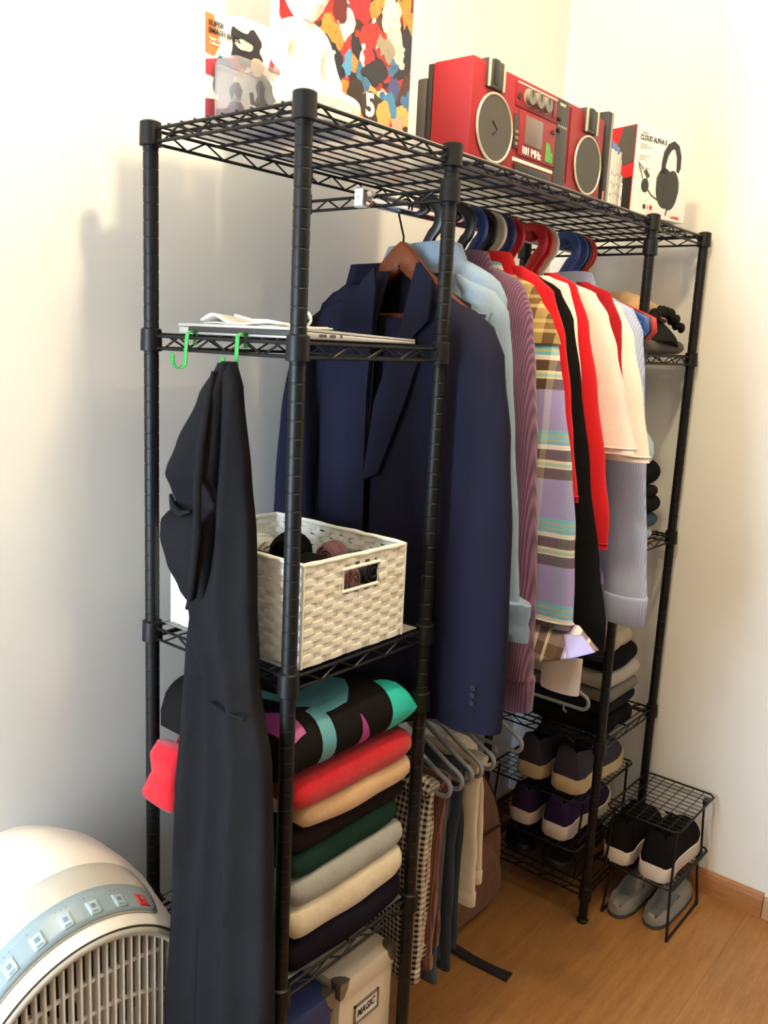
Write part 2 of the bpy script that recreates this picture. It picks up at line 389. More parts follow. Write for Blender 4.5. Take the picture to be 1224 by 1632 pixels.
for x0 in (0.456, 0.812):
    br = part('handle_bracket', MB().rbox(x0, x0+0.05, by0-0.006, by0+0.03, 1.918, 1.963, 0.002), GREYP, bb)
    part('bracket_slot', MB().rbox(x0+0.016, x0+0.032, by0-0.0075, by0, 1.924, 1.964, 0.001), BLACKP, br)
    for xx in (x0, x0+0.0455): part('bracket_edge', MB().rbox(xx, xx+0.0045, by0-0.0085, by0-0.004, 1.917, 1.9645, 0.0012), M('bracket_trim', '#bfb49c', 0.5), br)
# top control plate with knobs
pl_ = part('control_plate', MB().rbox(0.553, 0.700, by0-0.002, by0+0.004, 1.909, 1.951, 0.001), M('red_plate', '#8a111b', 0.5), bb)
part('plate_stripe', MB().box(0.556, 0.698, by0-0.0026, by0-0.0018, 1.9475, 1.950), CREAM, pl_)
for i, kx in enumerate((0.594, 0.625, 0.655)):
    k_ = part('knob', MB().lathe([(0.0125, by0-0.011), (0.0132, by0-0.009), (0.0132, by0-0.002)], (kx, 0, 1.930), 'Y', 24), METAL, bb)
    part('knob_ring', MB().lathe([(0.0150, by0-0.003), (0.0150, by0-0.0015)], (kx, 0, 1.930), 'Y', 24), M('knob_ring', '#c9bda6', 0.5), k_)
    part('knob_mark', MB().box(kx-0.0012, kx+0.0012, by0-0.0118, by0-0.0108, 1.930, 1.942), BLACKP, k_)
part('jack_socket', MB().lathe([(0.0055, by0-0.0035), (0.0055, by0)], (0.563, 0, 1.926), 'Y', 16), BLACKP, bb)
part('slider_slot', MB().box(0.683, 0.687, by0-0.003, by0-0.001, 1.915, 1.944), BLACKP, bb)
# cassette deck
dk = part('cassette_door', MB().rbox(0.568, 0.700, by0-0.004, by0+0.004, 1.829, 1.906, 0.002), M('red_plate', '#8a111b', 0.5), bb)
part('cassette_window', MB().rbox(0.586, 0.648, by0-0.0055, by0-0.003, 1.850, 1.899, 0.001), M('smoky_window', '#6a5a55', 0.2), dk)
part('side_button_strip', MB().rbox(0.553, 0.566, by0-0.003, by0+0.002, 1.838, 1.896, 0.001), GREYP, bb)
for i in range(3): part('button', MB().rbox(0.556, 0.563, by0-0.006, by0-0.002, 1.842+i*0.010, 1.848+i*0.010, 0.001), METAL, bb)
text('lettering', '101 MHz', 0.0185, (0.579, by0-0.0044, 1.833), (1, 0, 0), (0, 0, 1), WHITEP, bb, bold=0.0004)
part('sticker', MB().prism([(0.664, 1.8345), (0.690, 1.8335), (0.690, 1.852), (0.683, 1.853), (0.677, 1.866), (0.664, 1.868)], by0-0.0050, by0-0.0040), M('green_sticker', '#4f9a3c', 0.5), dk)
part('eject_latch', MB().rbox(0.681, 0.693, by0-0.006, by0-0.003, 1.886, 1.893, 0.0006), BLACKP, dk)
part('lower_stripe', MB().rbox(0.556, 0.700, by0-0.002, by0+0.001, 1.817, 1.823, 0.0005), CREAM, bb)
part('piano_keys', MB().rbox(0.560, 0.690, by0-0.004, by0+0.002, 1.800, 1.813, 0.001), BLACKP, bb)
tn = part('tuner_panel', MB().rbox(0.7035, 0.746, by0-0.002, by0+0.004, 1.798, 1.955, 0.001), GREYP, bb)
random.seed(5)
for i in range(5): part('tuner_scale', MB().box(0.710+i*0.007, 0.7112+i*0.007, by0-0.0026, by0-0.0018, 1.905, 1.909), CREAM, tn)
for zz in (1.898, 1.918): part('tuner_knob', MB().rbox(0.703, 0.712, by0-0.007, by0-0.001, zz-0.003, zz+0.003, 0.001), BLACKP, tn)
text('lettering', 'SHARP', 0.0075, (0.709, by0-0.0022, 1.943), (1, 0, 0), (0, 0, 1), CREAM, bb)
mb = MB().tube([(0.756, by0-0.001, 1.95), (0.756, by0-0.001, 1.81)], 0.0012, 6); part('groove', mb, DKRED, bb)
part('antenna', MB().tube([(0.47, by1+0.006, bz1+0.002), (0.86, by1+0.006, bz1+0.002)], 0.0028, 8), METAL, bb)
part('carry_handle', MB().tube([(0.466, by0+0.02, 1.958), (0.466, by0+0.035, 1.9635), (0.85, by0+0.035, 1.9635), (0.85, by0+0.02, 1.958)], 0.003, 8), BLACKP, bb)
# black upright case, game cases --------------------------
st = thing('upright_case', 'tall black case standing on end to the right of the boombox', 'case', (0.925, 0.09, TOP))
part('case_shell', MB().rbox(0.9150, 0.9350, 0.028, 0.165, TOP, 1.978, 0.002), BLACKP, st)
part('case_edge', MB().rbox(0.9290, 0.9356, 0.0262, 0.030, TOP+0.001, 1.977, 0.001), M('grey_edge', '#8d8a80', 0.5), st)
part('case_label', MB().box(0.9155, 0.9205, 0.0272, 0.0281, TOP+0.006, TOP+0.026), M('pink_label', '#d98f86', 0.6), st)
cols = ['#e9e4d8', '#f2efe6', '#e4ddcb', '#d9d6cc', '#b8b6ae', '#e8e6df']; cx = 0.9375
place = ['leftmost', 'second from left', 'third from left', 'fourth from left', 'fifth from left', 'rightmost']
for i in range(6):
    w = (0.0145, 0.0145, 0.0145, 0.0125, 0.0125, 0.0135)[i]; top = (1.930, 1.928, 1.926, 1.922, 1.914, 1.868)[i]
    g = thing('game_case', '%s of six slim game cases beside the headset box' % place[i], 'game case', (cx+w/2, 0.10, TOP), 'game cases in a row on the top shelf')
    hgt = top-TOP
    part('plastic_shell', MB().rbox(cx+0.0004, cx+w-0.0004, 0.034, 0.030+hgt*0.95, TOP, top, 0.0015), M('case_blue', '#3f66a8', 0.25) if i < 4 else M('case_clear', '#a9a79e', 0.25), g)
    part('spine_sheet', MB().box(cx+0.0018, cx+w-0.0018, 0.0328, 0.0342, TOP+0.003, top-0.016), M('spine_%d' % i, cols[i], 0.5, 0, 0.03), g)
    mk = MB()
    random.seed(20+i)
    for q in range(3):
        zz = TOP+0.02+q*0.022+random.random()*0.008; mk.box(cx+w*0.44, cx+w*0.58, 0.0324, 0.0329, zz, zz+0.003+random.random()*0.006)
    part('spine_print', mk, M('dark_print', '#3a3a44', 0.6), g)
    cx += w
# headset box (turned a little) ---------------------------
hb = thing('headset_box', 'white product box with a black headset printed on its front', 'box', (1.063, 0.030, TOP))
ang = math.radians(-16); R_ = Matrix.Translation((1.063, 0.030, TOP)) @ Matrix.Rotation(ang, 4, 'Z')
def hbp(name, mb, mat, parent=None, smooth=35): return part(name, mb.xform(R_), mat, parent or hb, smooth)
W_, D_, H_ = 0.190, 0.075, 0.192
hbp('carton', MB().rbox(0, W_, 0, D_, 0, H_, 0.0012), WHITEP)
hbp('side_print', MB().box(-0.0007, 0.0002, 0.002, D_-0.002, 0.002, H_-0.002), M('red_print', '#d2161d', 0.5))
hbp('side_art', MB().prism([(0.004, H_-0.004), (0.040, H_-0.004), (0.058, 0.135), (0.050, 0.118), (0.03, 0.106), (0.004, 0.112)], -0.0014, -0.0006, 'X'), M('grey_art', '#4b4744', 0.5))
hbp('side_art', MB().prism([(0.004, 0.080), (0.070, 0.076), (0.070, 0.004), (0.004, 0.004)], -0.0014, -0.0006, 'X'), M('black_art', '#1d1b1b', 0.5))
F0 = -0.0008
ART = M('headset_print', '#2f2d2a', 0.55, 0, 0.25, 60); ART2 = M('headset_print_light', '#4b4843', 0.55, 0, 0.2, 60)
def el(cx, cz, rx, rz, rot=0, n=28):
    c, s = math.cos(rot), math.sin(rot)
    return [(cx+rx*math.cos(2*PI*k/n)*c-rz*math.sin(2*PI*k/n)*s, cz+rx*math.cos(2*PI*k/n)*s+rz*math.sin(2*PI*k/n)*c) for k in range(n)]
def band(pts, w):
    L, Rr = [], []
    for i in range(len(pts)):
        a = Vector(pts[max(0, i-1)]); b = Vector(pts[min(len(pts)-1, i+1)]); t = (b-a).normalized(); nn = Vector((-t.y, t.x))
        ww = w[i] if isinstance(w, (list, tuple)) else w
        L.append(tuple(Vector(pts[i])+nn*ww/2)); Rr.append(tuple(Vector(pts[i])-nn*ww/2))
    return L+Rr[::-1]
def ribbon(mb, pts, w, a, b):
    q = band(pts, w); n = len(pts)
    for i in range(n-1):
        p4 = [q[i], q[i+1], q[2*n-2-i], q[2*n-1-i]]
        mb.prism(p4, a, b, 'Y')
    return mb
hd = hbp('headset_picture', MB().prism(el(0.108, 0.068, 0.030, 0.044, 0.12), F0, 0.0001).prism(el(0.130, 0.066, 0.026, 0.044, -0.1), F0-0.0003, 0.0001), ART, None, 0)
hbp('headband_picture', ribbon(MB(), [(0.098, 0.098), (0.098, 0.120), (0.103, 0.142), (0.114, 0.158), (0.128, 0.165), (0.140, 0.160), (0.149, 0.142), (0.151, 0.118), (0.148, 0.108)], [0.014, 0.015, 0.017, 0.017, 0.017, 0.017, 0.016, 0.014, 0.008], F0, 0.0001), ART, hd, 0)
hbp('microphone_picture', MB().prism(el(0.040, 0.066, 0.0125, 0.0150), F0, 0.0001), ART, hd, 0)
hbp('microphone_boom', ribbon(MB(), [(0.048, 0.060), (0.064, 0.048), (0.088, 0.040)], 0.0028, F0, 0.0001), ART, hd, 0)
hbp('inline_remote', ribbon(MB(), [(0.036, 0.098), (0.050, 0.084)], 0.011, F0, 0.0001), ART2, hd, 0)
hbp('cable_picture', ribbon(MB(), [(0.012, 0.112), (0.030, 0.100)], 0.002, F0, 0.0001), ART, hd, 0)
hbp('cable_picture', ribbon(MB(), [(0.014, 0.108), (0.026, 0.088), (0.030, 0.078)], 0.002, F0, 0.0001), ART, hd, 0)
hbp('cable_picture', ribbon(MB(), [(0.124, 0.026), (0.120, 0.010)], 0.003, F0, 0.0001), ART, hd, 0)
for sx in (0.078, 0.156): hbp('fork_picture', ribbon(MB(), [(sx+(0.010 if sx < 0.1 else -0.012), 0.104), (sx, 0.088), (sx+0.002, 0.062)], 0.003, F0, 0.0001), M('art_metal', '#a39a86', 0.5), hd, 0)
ru = (math.cos(ang), math.sin(ang), 0); fr = Vector((-math.sin(ang), math.cos(ang), 0))*-0.0009
def P3(a, c): return R_ @ Vector((a, 0, c)) + fr
text('lettering', 'CLOUD ALPHA S', 0.0150, P3(0.010, 0.160), ru, (0, 0, 1), M('black_art', '#1d1b1b', 0.5), hb, 0.0002, 0.0003, 0.80)
text('lettering', 'HYPERX', 0.0065, P3(0.013, 0.173), ru, (0, 0, 1), M('grey_text', '#b3a99a', 0.5), hb, 0.0002)
text('lettering', 'HYPERX', 0.0085, P3(0.140, 0.005), ru, (0, 0, 1), M('red_print', '#d2161d', 0.5), hb, 0.0002, 0.0002)
mb = MB(); random.seed(8)
for zz in (0.150, 0.146, 0.142, 0.126, 0.122, 0.118, 0.102, 0.098, 0.094): mb.box(0.012, 0.030+random.random()*0.026, F0+0.0003, 0.0001, zz, zz+0.0016)
hbp('small_print', mb, M('grey_text', '#b3a99a', 0.5))
for k, c in enumerate(('black_art', 'grey_text', 'red_print')): hbp('round_badge', MB().prism(el(0.044+k*0.0115, 0.021, 0.0048 if k != 1 else 0.002, 0.0055, 0, 14), F0, 0.0001), MATS[c], None, 0)
# print board (generic colour patches) --------------------
def patch_mat(key, stops, scale, seed):
    t = NT(key); v, x, y, z = t.coords()
    mp = t.n('ShaderNodeMapping'); t.l(v, mp.inputs[0]); mp.inputs['Location'].default_value = (seed, seed*1.7, seed*0.3); mp.inputs['Rotation'].default_value = (0, 0.5, 0)
    wp = t.n('ShaderNodeTexNoise'); t.l(mp.outputs[0], wp.inputs['Vector']); wp.inputs['Scale'].default_value = 14; wp.inputs['Detail'].default_value = 3
    av = t.n('ShaderNodeVectorMath', operation='MULTIPLY_ADD'); t.l(wp.outputs['Color'], av.inputs[0]); av.inputs[1].default_value = (0.10, 0.10, 0.10); t.l(mp.outputs[0], av.inputs[2])
    vo = t.n('ShaderNodeTexVoronoi'); t.l(av.outputs[0], vo.inputs['Vector']); vo.inputs['Scale'].default_value = scale; vo.inputs['Randomness'].default_value = 1
    sp = t.n('ShaderNodeSeparateColor'); t.l(vo.outputs['Color'], sp.inputs[0])
    c = t.ramp(sp.outputs[0], stops, 'CONSTANT')
    fine = t.ramp(t.noise(v, 90, 4), [(0.35, (0.35, 0.3, 0.3)), (0.55, (1, 1, 1)), (0.7, (1, 0.96, 0.85))])
    return t.done(t.mix(0.55, c, fine, 'MULTIPLY'), 0.35)
PRINT = patch_mat('abstract_print', [(0, rgb('#23202a')), (0.16, rgb('#9d2a1d')), (0.32, rgb('#d8843a')), (0.44, rgb('#e8dcc4')), (0.56, rgb('#4a2c22')), (0.68, rgb('#c62f28')), (0.80, rgb('#3f6f9c')), (0.88, rgb('#dcb069')), (0.95, rgb('#f2ecdd'))], 30, 2.3)
pb = thing('print_board', 'tall glossy board printed in red, orange and black patches', 'print', (0.40, 0.30, TOP))
part('board', MB().rbox(0.225, 0.580, 0.292, 0.312, TOP, 2.23, 0.001), WHITEP, pb)
part('print_sheet', MB().box(0.2262, 0.5788, 0.2910, 0.2922, TOP+0.001, 2.229), PRINT, pb, 0)
random.seed(4)
def blob(cx, cz, rx, rz, seed, n=30, k=0.28):
    return [(cx+rx*math.cos(2*PI*i/n)*(1+k*nz(math.cos(2*PI*i/n)*1.6, math.sin(2*PI*i/n)*1.6, seed)), cz+rz*math.sin(2*PI*i/n)*(1+k*nz(math.cos(2*PI*i/n)*1.6, math.sin(2*PI*i/n)*1.6, seed+5))) for i in range(n)]
for q, (cx, cz, rx, rz, col) in enumerate(((0.245, 2.05, 0.022, 0.06, '#8e1c1f'), (0.265, 1.985, 0.03, 0.02, '#e9dcc6'), (0.420, 2.085, 0.050, 0.040, '#b3222a'), (0.385, 2.045, 0.026, 0.030, '#f0e2cc'), (0.375, 2.060, 0.020, 0.032, '#5b1c1e'),
        (0.470, 1.985, 0.040, 0.036, '#26232b'), (0.452, 2.005, 0.020, 0.020, '#c42c34'), (0.505, 2.09, 0.028, 0.030, '#efe3c4'), (0.500, 2.03, 0.026, 0.032, '#8f8573'), (0.530, 1.965, 0.022, 0.026, '#474a78'),
        (0.395, 1.975, 0.016, 0.024, '#4d8bb8'), (0.520, 1.925, 0.024, 0.03, '#3f7fb0'), (0.545, 1.89, 0.026, 0.035, '#e2a38c'), (0.420, 1.93, 0.03, 0.026, '#31261f'), (0.48, 2.145, 0.06, 0.03, '#c4462a'), (0.555, 2.12, 0.016, 0.05, '#d97d33'))):
    part('print_patch', MB().prism(blob(cx, cz, rx*0.82, rz*0.82, q*3.1, 40, 0.75), 0.2904-0.00006*q, 0.2912), M('print_%d' % q, col, 0.35, 0, 0.25, 90), pb, 0)
text('lettering', '5', 0.055, (0.448, 0.2886, 1.900), (1, 0, 0.12), (-0.1, 0, 1), WHITEP, pb, 0.0004, 0.002)
part('print_patch', MB().prism(blob(0.472, 1.918, 0.042, 0.026, 77), 0.2892, 0.2912), M('print_gold', '#3b2f24', 0.35), pb, 0)
part('print_patch', MB().prism(blob(0.500, 1.912, 0.022, 0.024, 99), 0.2890, 0.2912), M('print_gold2', '#c9a25c', 0.35), pb, 0)
# blister pack --------------------------------------------
bp = thing('figure_pack', 'blister pack with clear plastic window on a colourful backing card', 'package', (0.13, 0.25, TOP))
cz1 = 1.957
part('backing_card', MB().prism([(0.047, TOP), (0.215, TOP), (0.215, cz1+0.012), (0.120, cz1+0.012), (0.072, cz1), (0.047, cz1)], 0.2600, 0.2616), M('card_white', '#f2eee6', 0.4, 0, 0.02), bp, 0)
def pp(poly, col, i): part('card_print', MB().prism(poly, 0.2592-0.00008*i, 0.2602), M('card_%s' % col[1:], col, 0.4, 0, 0.2, 70), bp, 0)
pp([(0.047, 1.955), (0.062, 1.955), (0.076, 1.918), (0.064, 1.898), (0.047, 1.900)], '#c9703c', 0)
pp([(0.048, TOP+0.001), (0.214, TOP+0.001), (0.214, 1.852), (0.130, 1.846), (0.048, 1.835)], '#8c2f3e', 1)
pp([(0.048, 1.890), (0.10, 1.905), (0.135, 1.935), (0.150, 1.925), (0.12, 1.885), (0.08, 1.868), (0.048, 1.870)], '#a8323f', 2)
pp(blob(0.083, 1.868, 0.020, 0.034, 12), '#4e5f7d', 3)
pp(blob(0.145, 1.868, 0.046, 0.026, 31), '#56585f', 4)
pp(blob(0.128, 1.925, 0.036, 0.030, 7.7, 30, 0.6), '#25242a', 5)
pp(blob(0.122, 1.928, 0.020, 0.007, 3.2), '#ece6d8', 6)
pp(blob(0.150, 1.903, 0.015, 0.013, 5.2), '#e9c7a6', 7)
pp([(0.175, 1.905), (0.214, 1.905), (0.214, 1.935), (0.180, 1.925)], '#a8323f', 8)
text('lettering', 'SUPER\nSMASH BROS.', 0.0105, (0.052, 0.2578, 1.939), (1, 0, 0), (0, 0, 1), M('black_art', '#1d1b1b', 0.5), bp, 0.0002, 0.0002)
text('lettering', 'Super Smash\nCollection', 0.0062, (0.053, 0.2578, 1.919), (1, 0, 0), (0, 0, 1), WHITEP, bp, 0.0002)
text('lettering', 'JOKER', 0.0070, (0.186, 0.2578, 1.910), (1, 0, 0), (0, 0, 1), WHITEP, bp, 0.0002)
def clear_mat():
    t = NT('clear_blister'); t.t.nodes.remove(t.b)
    tr = t.n('ShaderNodeBsdfTransparent'); gl = t.n('ShaderNodeBsdfGlossy'); df = t.n('ShaderNodeBsdfDiffuse'); lw = t.n('ShaderNodeLayerWeight')
    gl.inputs['Roughness'].default_value = 0.08; df.inputs[0].default_value = (0.75, 0.74, 0.74, 1); lw.inputs[0].default_value = 0.35
    v, x, y, z = t.coords(); a = t.n('ShaderNodeMixShader'); b = t.n('ShaderNodeMixShader')
    t.l(t.math('ADD', 0.14, t.math('MULTIPLY', t.noise(v, 20), 0.08)), a.inputs[0]); t.l(tr.outputs[0], a.inputs[1]); t.l(df.outputs[0], a.inputs[2])
    t.l(t.math('MULTIPLY', lw.outputs['Fresnel'], 0.5), b.inputs[0]); t.l(a.outputs[0], b.inputs[1]); t.l(gl.outputs[0], b.inputs[2]); t.l(b.outputs[0], t.o.inputs[0]); return t.m
part('plastic_window', MB().rbox(0.060, 0.206, 0.205, 0.258, TOP+0.001, 1.893, 0.008, 3), clear_mat(), bp)
fg = MB(); fg.lathe([(0.024, 0), (0.024, 0.004), (0.022, 0.006)], (0.138, 0.232, TOP+0.003), n=20)
part('display_base', fg, BLACKP, bp)
fg = MB().loft([[(0.138+r*math.cos(2*PI*k/12)+o, 0.232+r*0.7*math.sin(2*PI*k/12), TOP+0.009+h) for k in range(12)] for r, h, o in ((0.010, 0, 0.004), (0.012, 0.014, 0.002), (0.009, 0.028, 0), (0.012, 0.040, -0.002), (0.006, 0.050, -0.003), (0.0075, 0.056, -0.004), (0.009, 0.063, -0.004), (0.004, 0.072, -0.004))])
fg.tube([(0.130, 0.232, TOP+0.046), (0.112, 0.226, TOP+0.044), (0.106, 0.222, TOP+0.056)], 0.0035, 8).tube([(0.145, 0.232, TOP+0.046), (0.160, 0.228, TOP+0.034), (0.168, 0.224, TOP+0.044)], 0.0035, 8)
part('small_figurine', fg, M('figurine_dark', '#2d2b33', 0.5), bp)
# seated statue -------------------------------------------
def skin(name, pts, edges, radii, root, mat, parent, sub=2):
    me = bpy.data.meshes.new(name); o0 = wloc(parent)
    me.from_pydata([tuple(Vector(p)-o0) for p in pts], edges, []); o = bpy.data.objects.new(name, me); COL.objects.link(o); o.parent = parent
    md = o.modifiers.new('skin', 'SKIN'); md.use_smooth_shade = True
    for i, r in enumerate(radii):
        sv = me.skin_vertices[0].data[i]; sv.radius = (r, r) if not isinstance(r, tuple) else r; sv.use_root = (i == root)
    m2 = o.modifiers.new('subsurf', 'SUBSURF'); m2.levels = sub; m2.render_levels = sub
    me.materials.append(mat); return o
sx, sy, sz = 0.132, 0.140, TOP
IV = M('ivory_plaster', '#f6f0e2', 0.5, 0, 0.03, 12)
sta = thing('seated_statue', 'small ivory white statue sitting cross legged on the top shelf', 'statue', (sx, sy, TOP))
part('plinth', MB().lathe([(0.074, 0), (0.078, 0.004), (0.076, 0.010), (0.066, 0.014)], (sx+0.003, sy-0.01, sz), n=32), IV, sta)
pts = [(0,0,.030),(0,.004,.060),(0,.004,.095),(0,0,.122),(0,-.004,.143), (-.042,.004,.114),(-.054,-.004,.076),(-.040,-.034,.046),(-.010,-.046,.036), (.042,.004,.114),(.054,-.004,.076),(.040,-.034,.046),(.010,-.046,.036),
       (-.035,-.012,.026),(-.078,-.036,.024),(-.036,-.064,.022),(.010,-.064,.024), (.035,-.012,.026),(.082,-.036,.024),(.036,-.062,.022),(-.004,-.062,.030)]
ed = [(0,1),(1,2),(2,3),(3,4),(3,5),(5,6),(6,7),(7,8),(3,9),(9,10),(10,11),(11,12),(0,13),(13,14),(14,15),(15,16),(0,17),(17,18),(18,19),(19,20)]
rad = [(.042,.032),(.036,.027),(.042,.028),(.030,.021),.016,.018,.0145,.012,.009,.018,.0145,.012,.009,.022,.018,.014,.010,.022,.018,.014,.010]
skin('statue_body', [(sx+a, sy+b, sz+c+0.012) for a, b, c in pts], ed, rad, 0, IV, sta)
hm = MB(); hc = (sx, sy-0.006, sz+0.190)
rings = []
for i in range(15):
    t = i/14; zz = lerp(-0.044, 0.048, t); r = math.sqrt(max(0.0, 1-((zz-0.006)/0.052)**2))
    jaw = 0.72+0.28*min(1, max(0, (zz+0.044)/0.04))
    rings.append([(hc[0]+0.034*r*jaw*math.cos(a), hc[1]+(0.038*r*jaw*math.sin(a)) - (0.004 if math.sin(a) < -0.9 and -0.012 < zz < 0.004 else 0), hc[2]+zz) for a in [2*PI*k/24 for k in range(24)]])
hm.loft(rings)
hd_ = part('statue_head', hm, IV, sta, 60)
part('topknot', MB().ball((hc[0], hc[1]+0.006, hc[2]+0.056), (0.017, 0.017, 0.014)), IV, hd_)
for sg in (-1, 1):
    part('ear', MB().ball((hc[0]+sg*0.034, hc[1]+0.004, hc[2]-0.004), (0.005, 0.008, 0.017), 10, 8), IV, hd_)
    part('eyelid', MB().ball((hc[0]+sg*0.013, hc[1]-0.0335, hc[2]+0.006), (0.008, 0.004, 0.003), 10, 6), IV, hd_)
part('nose', MB().ball((hc[0], hc[1]-0.037, hc[2]-0.006), (0.0045, 0.006, 0.011), 10, 8), IV, hd_)
part('mouth', MB().ball((hc[0], hc[1]-0.0325, hc[2]-0.022), (0.009, 0.004, 0.0025), 10, 6), IV, hd_)
# coiled cable seen from below ----------------------------
pts = []
for i in range(120):
    a = i*0.42; r = 0.030+0.006*math.sin(i*0.9)+0.010*(i/120); pts.append((0.375+r*math.cos(a), 0.265+r*math.sin(a)*0.9, TOP+0.0035+0.0001*i))
cc = thing('coiled_cable', 'coiled black cable lying on the top shelf behind the boombox', 'cable', (0.375, 0.265, TOP))
part('coil', MB().tube(pts, 0.0028, 6), BLACKP, cc)
part('plug', MB().rbox(0.425, 0.455, 0.27, 0.282, TOP+0.001, TOP+0.012, 0.002), BLACKP, cc)
# ---------------------------------------------------------------- left tower: laptop, paper, hooks
ALU = M('aluminium', '#c9c7c2', 0.35, 0.6, 0.04, 15)
lp = thing('laptop', 'thin silver laptop lying closed on the upper left shelf', 'laptop', (0.14, 0.14, Z2+0.002))
zb = Z2+0.002
def wedge(x0, x1, y0, y1, za, ztl, ztr, r=0.0015):
    mb = MB().rbox(x0, x1, y0, y1, za, za+0.01, r)
    mb.v = [(x, y, za+(z-za)/0.01*(lerp(ztl, ztr, (x-x0)/(x1-x0))-za)) for x, y, z in mb.v]; return mb
part('laptop_base', wedge(0.006, 0.272, 0.008, 0.268, zb, zb+0.0105, zb+0.0040), ALU, lp)
ld = wedge(0.004, 0.272, 0.008, 0.268, 0, 0.0045, 0.003); ld.v = [(x, y, z+lerp(zb+0.0112, zb+0.0045, (x-0.004)/0.268)) for x, y, z in ld.v]
part('laptop_lid', ld, ALU, lp)
part('hinge', MB().rbox(0.0015, 0.012, 0.016, 0.240, zb+0.0030, zb+0.0112, 0.002), M('hinge_black', '#26241f', 0.5), lp)
for (a, b) in ((0.050, 0.064), (0.072, 0.083), (0.094, 0.097)):
    part('port', MB().box(a, b, 0.0070, 0.0085, zb+0.0035, zb+0.0078), M('port_dark', '#4c463d', 0.5), lp)
# folded white paper and cable
def sheet(fn, nu, nv):
    mb = MB(); g = [[fn(i/nu, j/nv) for i in range(nu+1)] for j in range(nv+1)]
    return mb.loft(g, False, False, False)
def solid(o, t=0.0015, off=0):
    m = o.modifiers.new('thickness', 'SOLIDIFY'); m.thickness = t; m.offset = off; return o
pz = zb+0.0165
def paper(u, v):
    x = lerp(0.03, 0.15, u); y = lerp(0.245, 0.075, v); return (x, y+0.01*u, pz+0.003+0.010*math.exp(-((v-0.16)/0.13)**2)*(1-0.5*u)+0.002*math.sin(9*v+3*u))
pc = thing('folded_cloth', 'crumpled white cloth lying folded on the silver laptop', 'cloth', (0.09, 0.16, pz))
solid(part('upper_fold', sheet(paper, 10, 22), M('white_cloth', '#e9e3d8', 0.85, 0, 0.06), pc, 60), 0.003)
solid(part('lower_fold', sheet(lambda u, v: (lerp(0.04, 0.16, u), lerp(0.25, 0.085, v), pz+0.0015+0.0008*math.sin(12*v)), 6, 14), M('white_cloth', '#e9e3d8', 0.85, 0, 0.06), pc, 60), 0.002)
cb = thing('white_cable', 'loop of white cable beside the crumpled cloth on the laptop', 'cable', (0.02, 0.05, pz))
part('loop', MB().tube([(0.04+0.010*math.cos(a)+0.002*a, 0.045+0.020*math.cos(a), pz+0.013+0.009*math.sin(a)) for a in [i*0.35 for i in range(32)]], 0.0020, 8), WHITEP, cb)
part('cable_tail', MB().tube([(0.05, 0.065, pz+0.0025), (0.055, 0.12, pz+0.008), (0.07, 0.17, pz+0.0085), (0.06, 0.20, pz+0.015)], 0.0019, 8), WHITEP, cb)
# green S hooks
GRN = M('green_coated', '#2f9a40', 0.4, 0, 0.08)
def s_hook(y, tilt, label):
    h = thing('s_hook', label, 'hook', (-0.004, y, Z2-0.05), 'green hooks on the left shelf edge')
    x0 = -0.004; zt = Z2+0.0012
    path = [(x0+0.0105, zt-0.016)] + [(x0+0.0085*math.cos(math.radians(a))+0.002, zt+0.0068*math.sin(math.radians(a))-0.0025) for a in range(0, 181, 20)]
    path += [(x0-0.0085, zt-0.016), (x0-0.010, zt-0.032)] + [(x0-0.021+0.011*math.cos(math.radians(a)), zt-0.040+0.011*math.sin(math.radians(a))) for a in range(-20, -181, -20)] + [(x0-0.0325, zt-0.030)]
    # bend plane swung a little so the lower curl shows
    pts = []
    for (px, pz_) in path:
        d = px-x0; k = max(0, (zt-pz_)/0.05); pts.append((x0+d*(1-0.45*k), y+tilt*k*0.004+(0.75*k*(-d-0.0085) if d < -0.0085 else 0), pz_))
    n = len(pts); mb = MB(); rings = []
    for i in range(n):
        a = Vector(pts[max(0, i-1)]); b = Vector(pts[min(n-1, i+1)]); t = (b-a).normalized(); side = Vector((0, 1, 0)); side = (side-t*side.dot(t)).normalized(); nn = t.cross(side)
        w, th = 0.0042, 0.0012; c = Vector(pts[i])
        rings.append([c+side*w+nn*th*0.4, c+side*w*0.8+nn*th, c-side*w*0.8+nn*th, c-side*w+nn*th*0.4, c-side*w-nn*th*0.4, c-side*w*0.8-nn*th, c+side*w*0.8-nn*th, c+side*w-nn*th*0.4])
    mb.loft(rings); part('hook_band', mb, GRN, h, 60)
s_hook(0.226, 1, 'empty green hook hanging from the shelf edge, nearer the wall')
s_hook(0.112, 0, 'green hook that carries the charcoal hoodie')
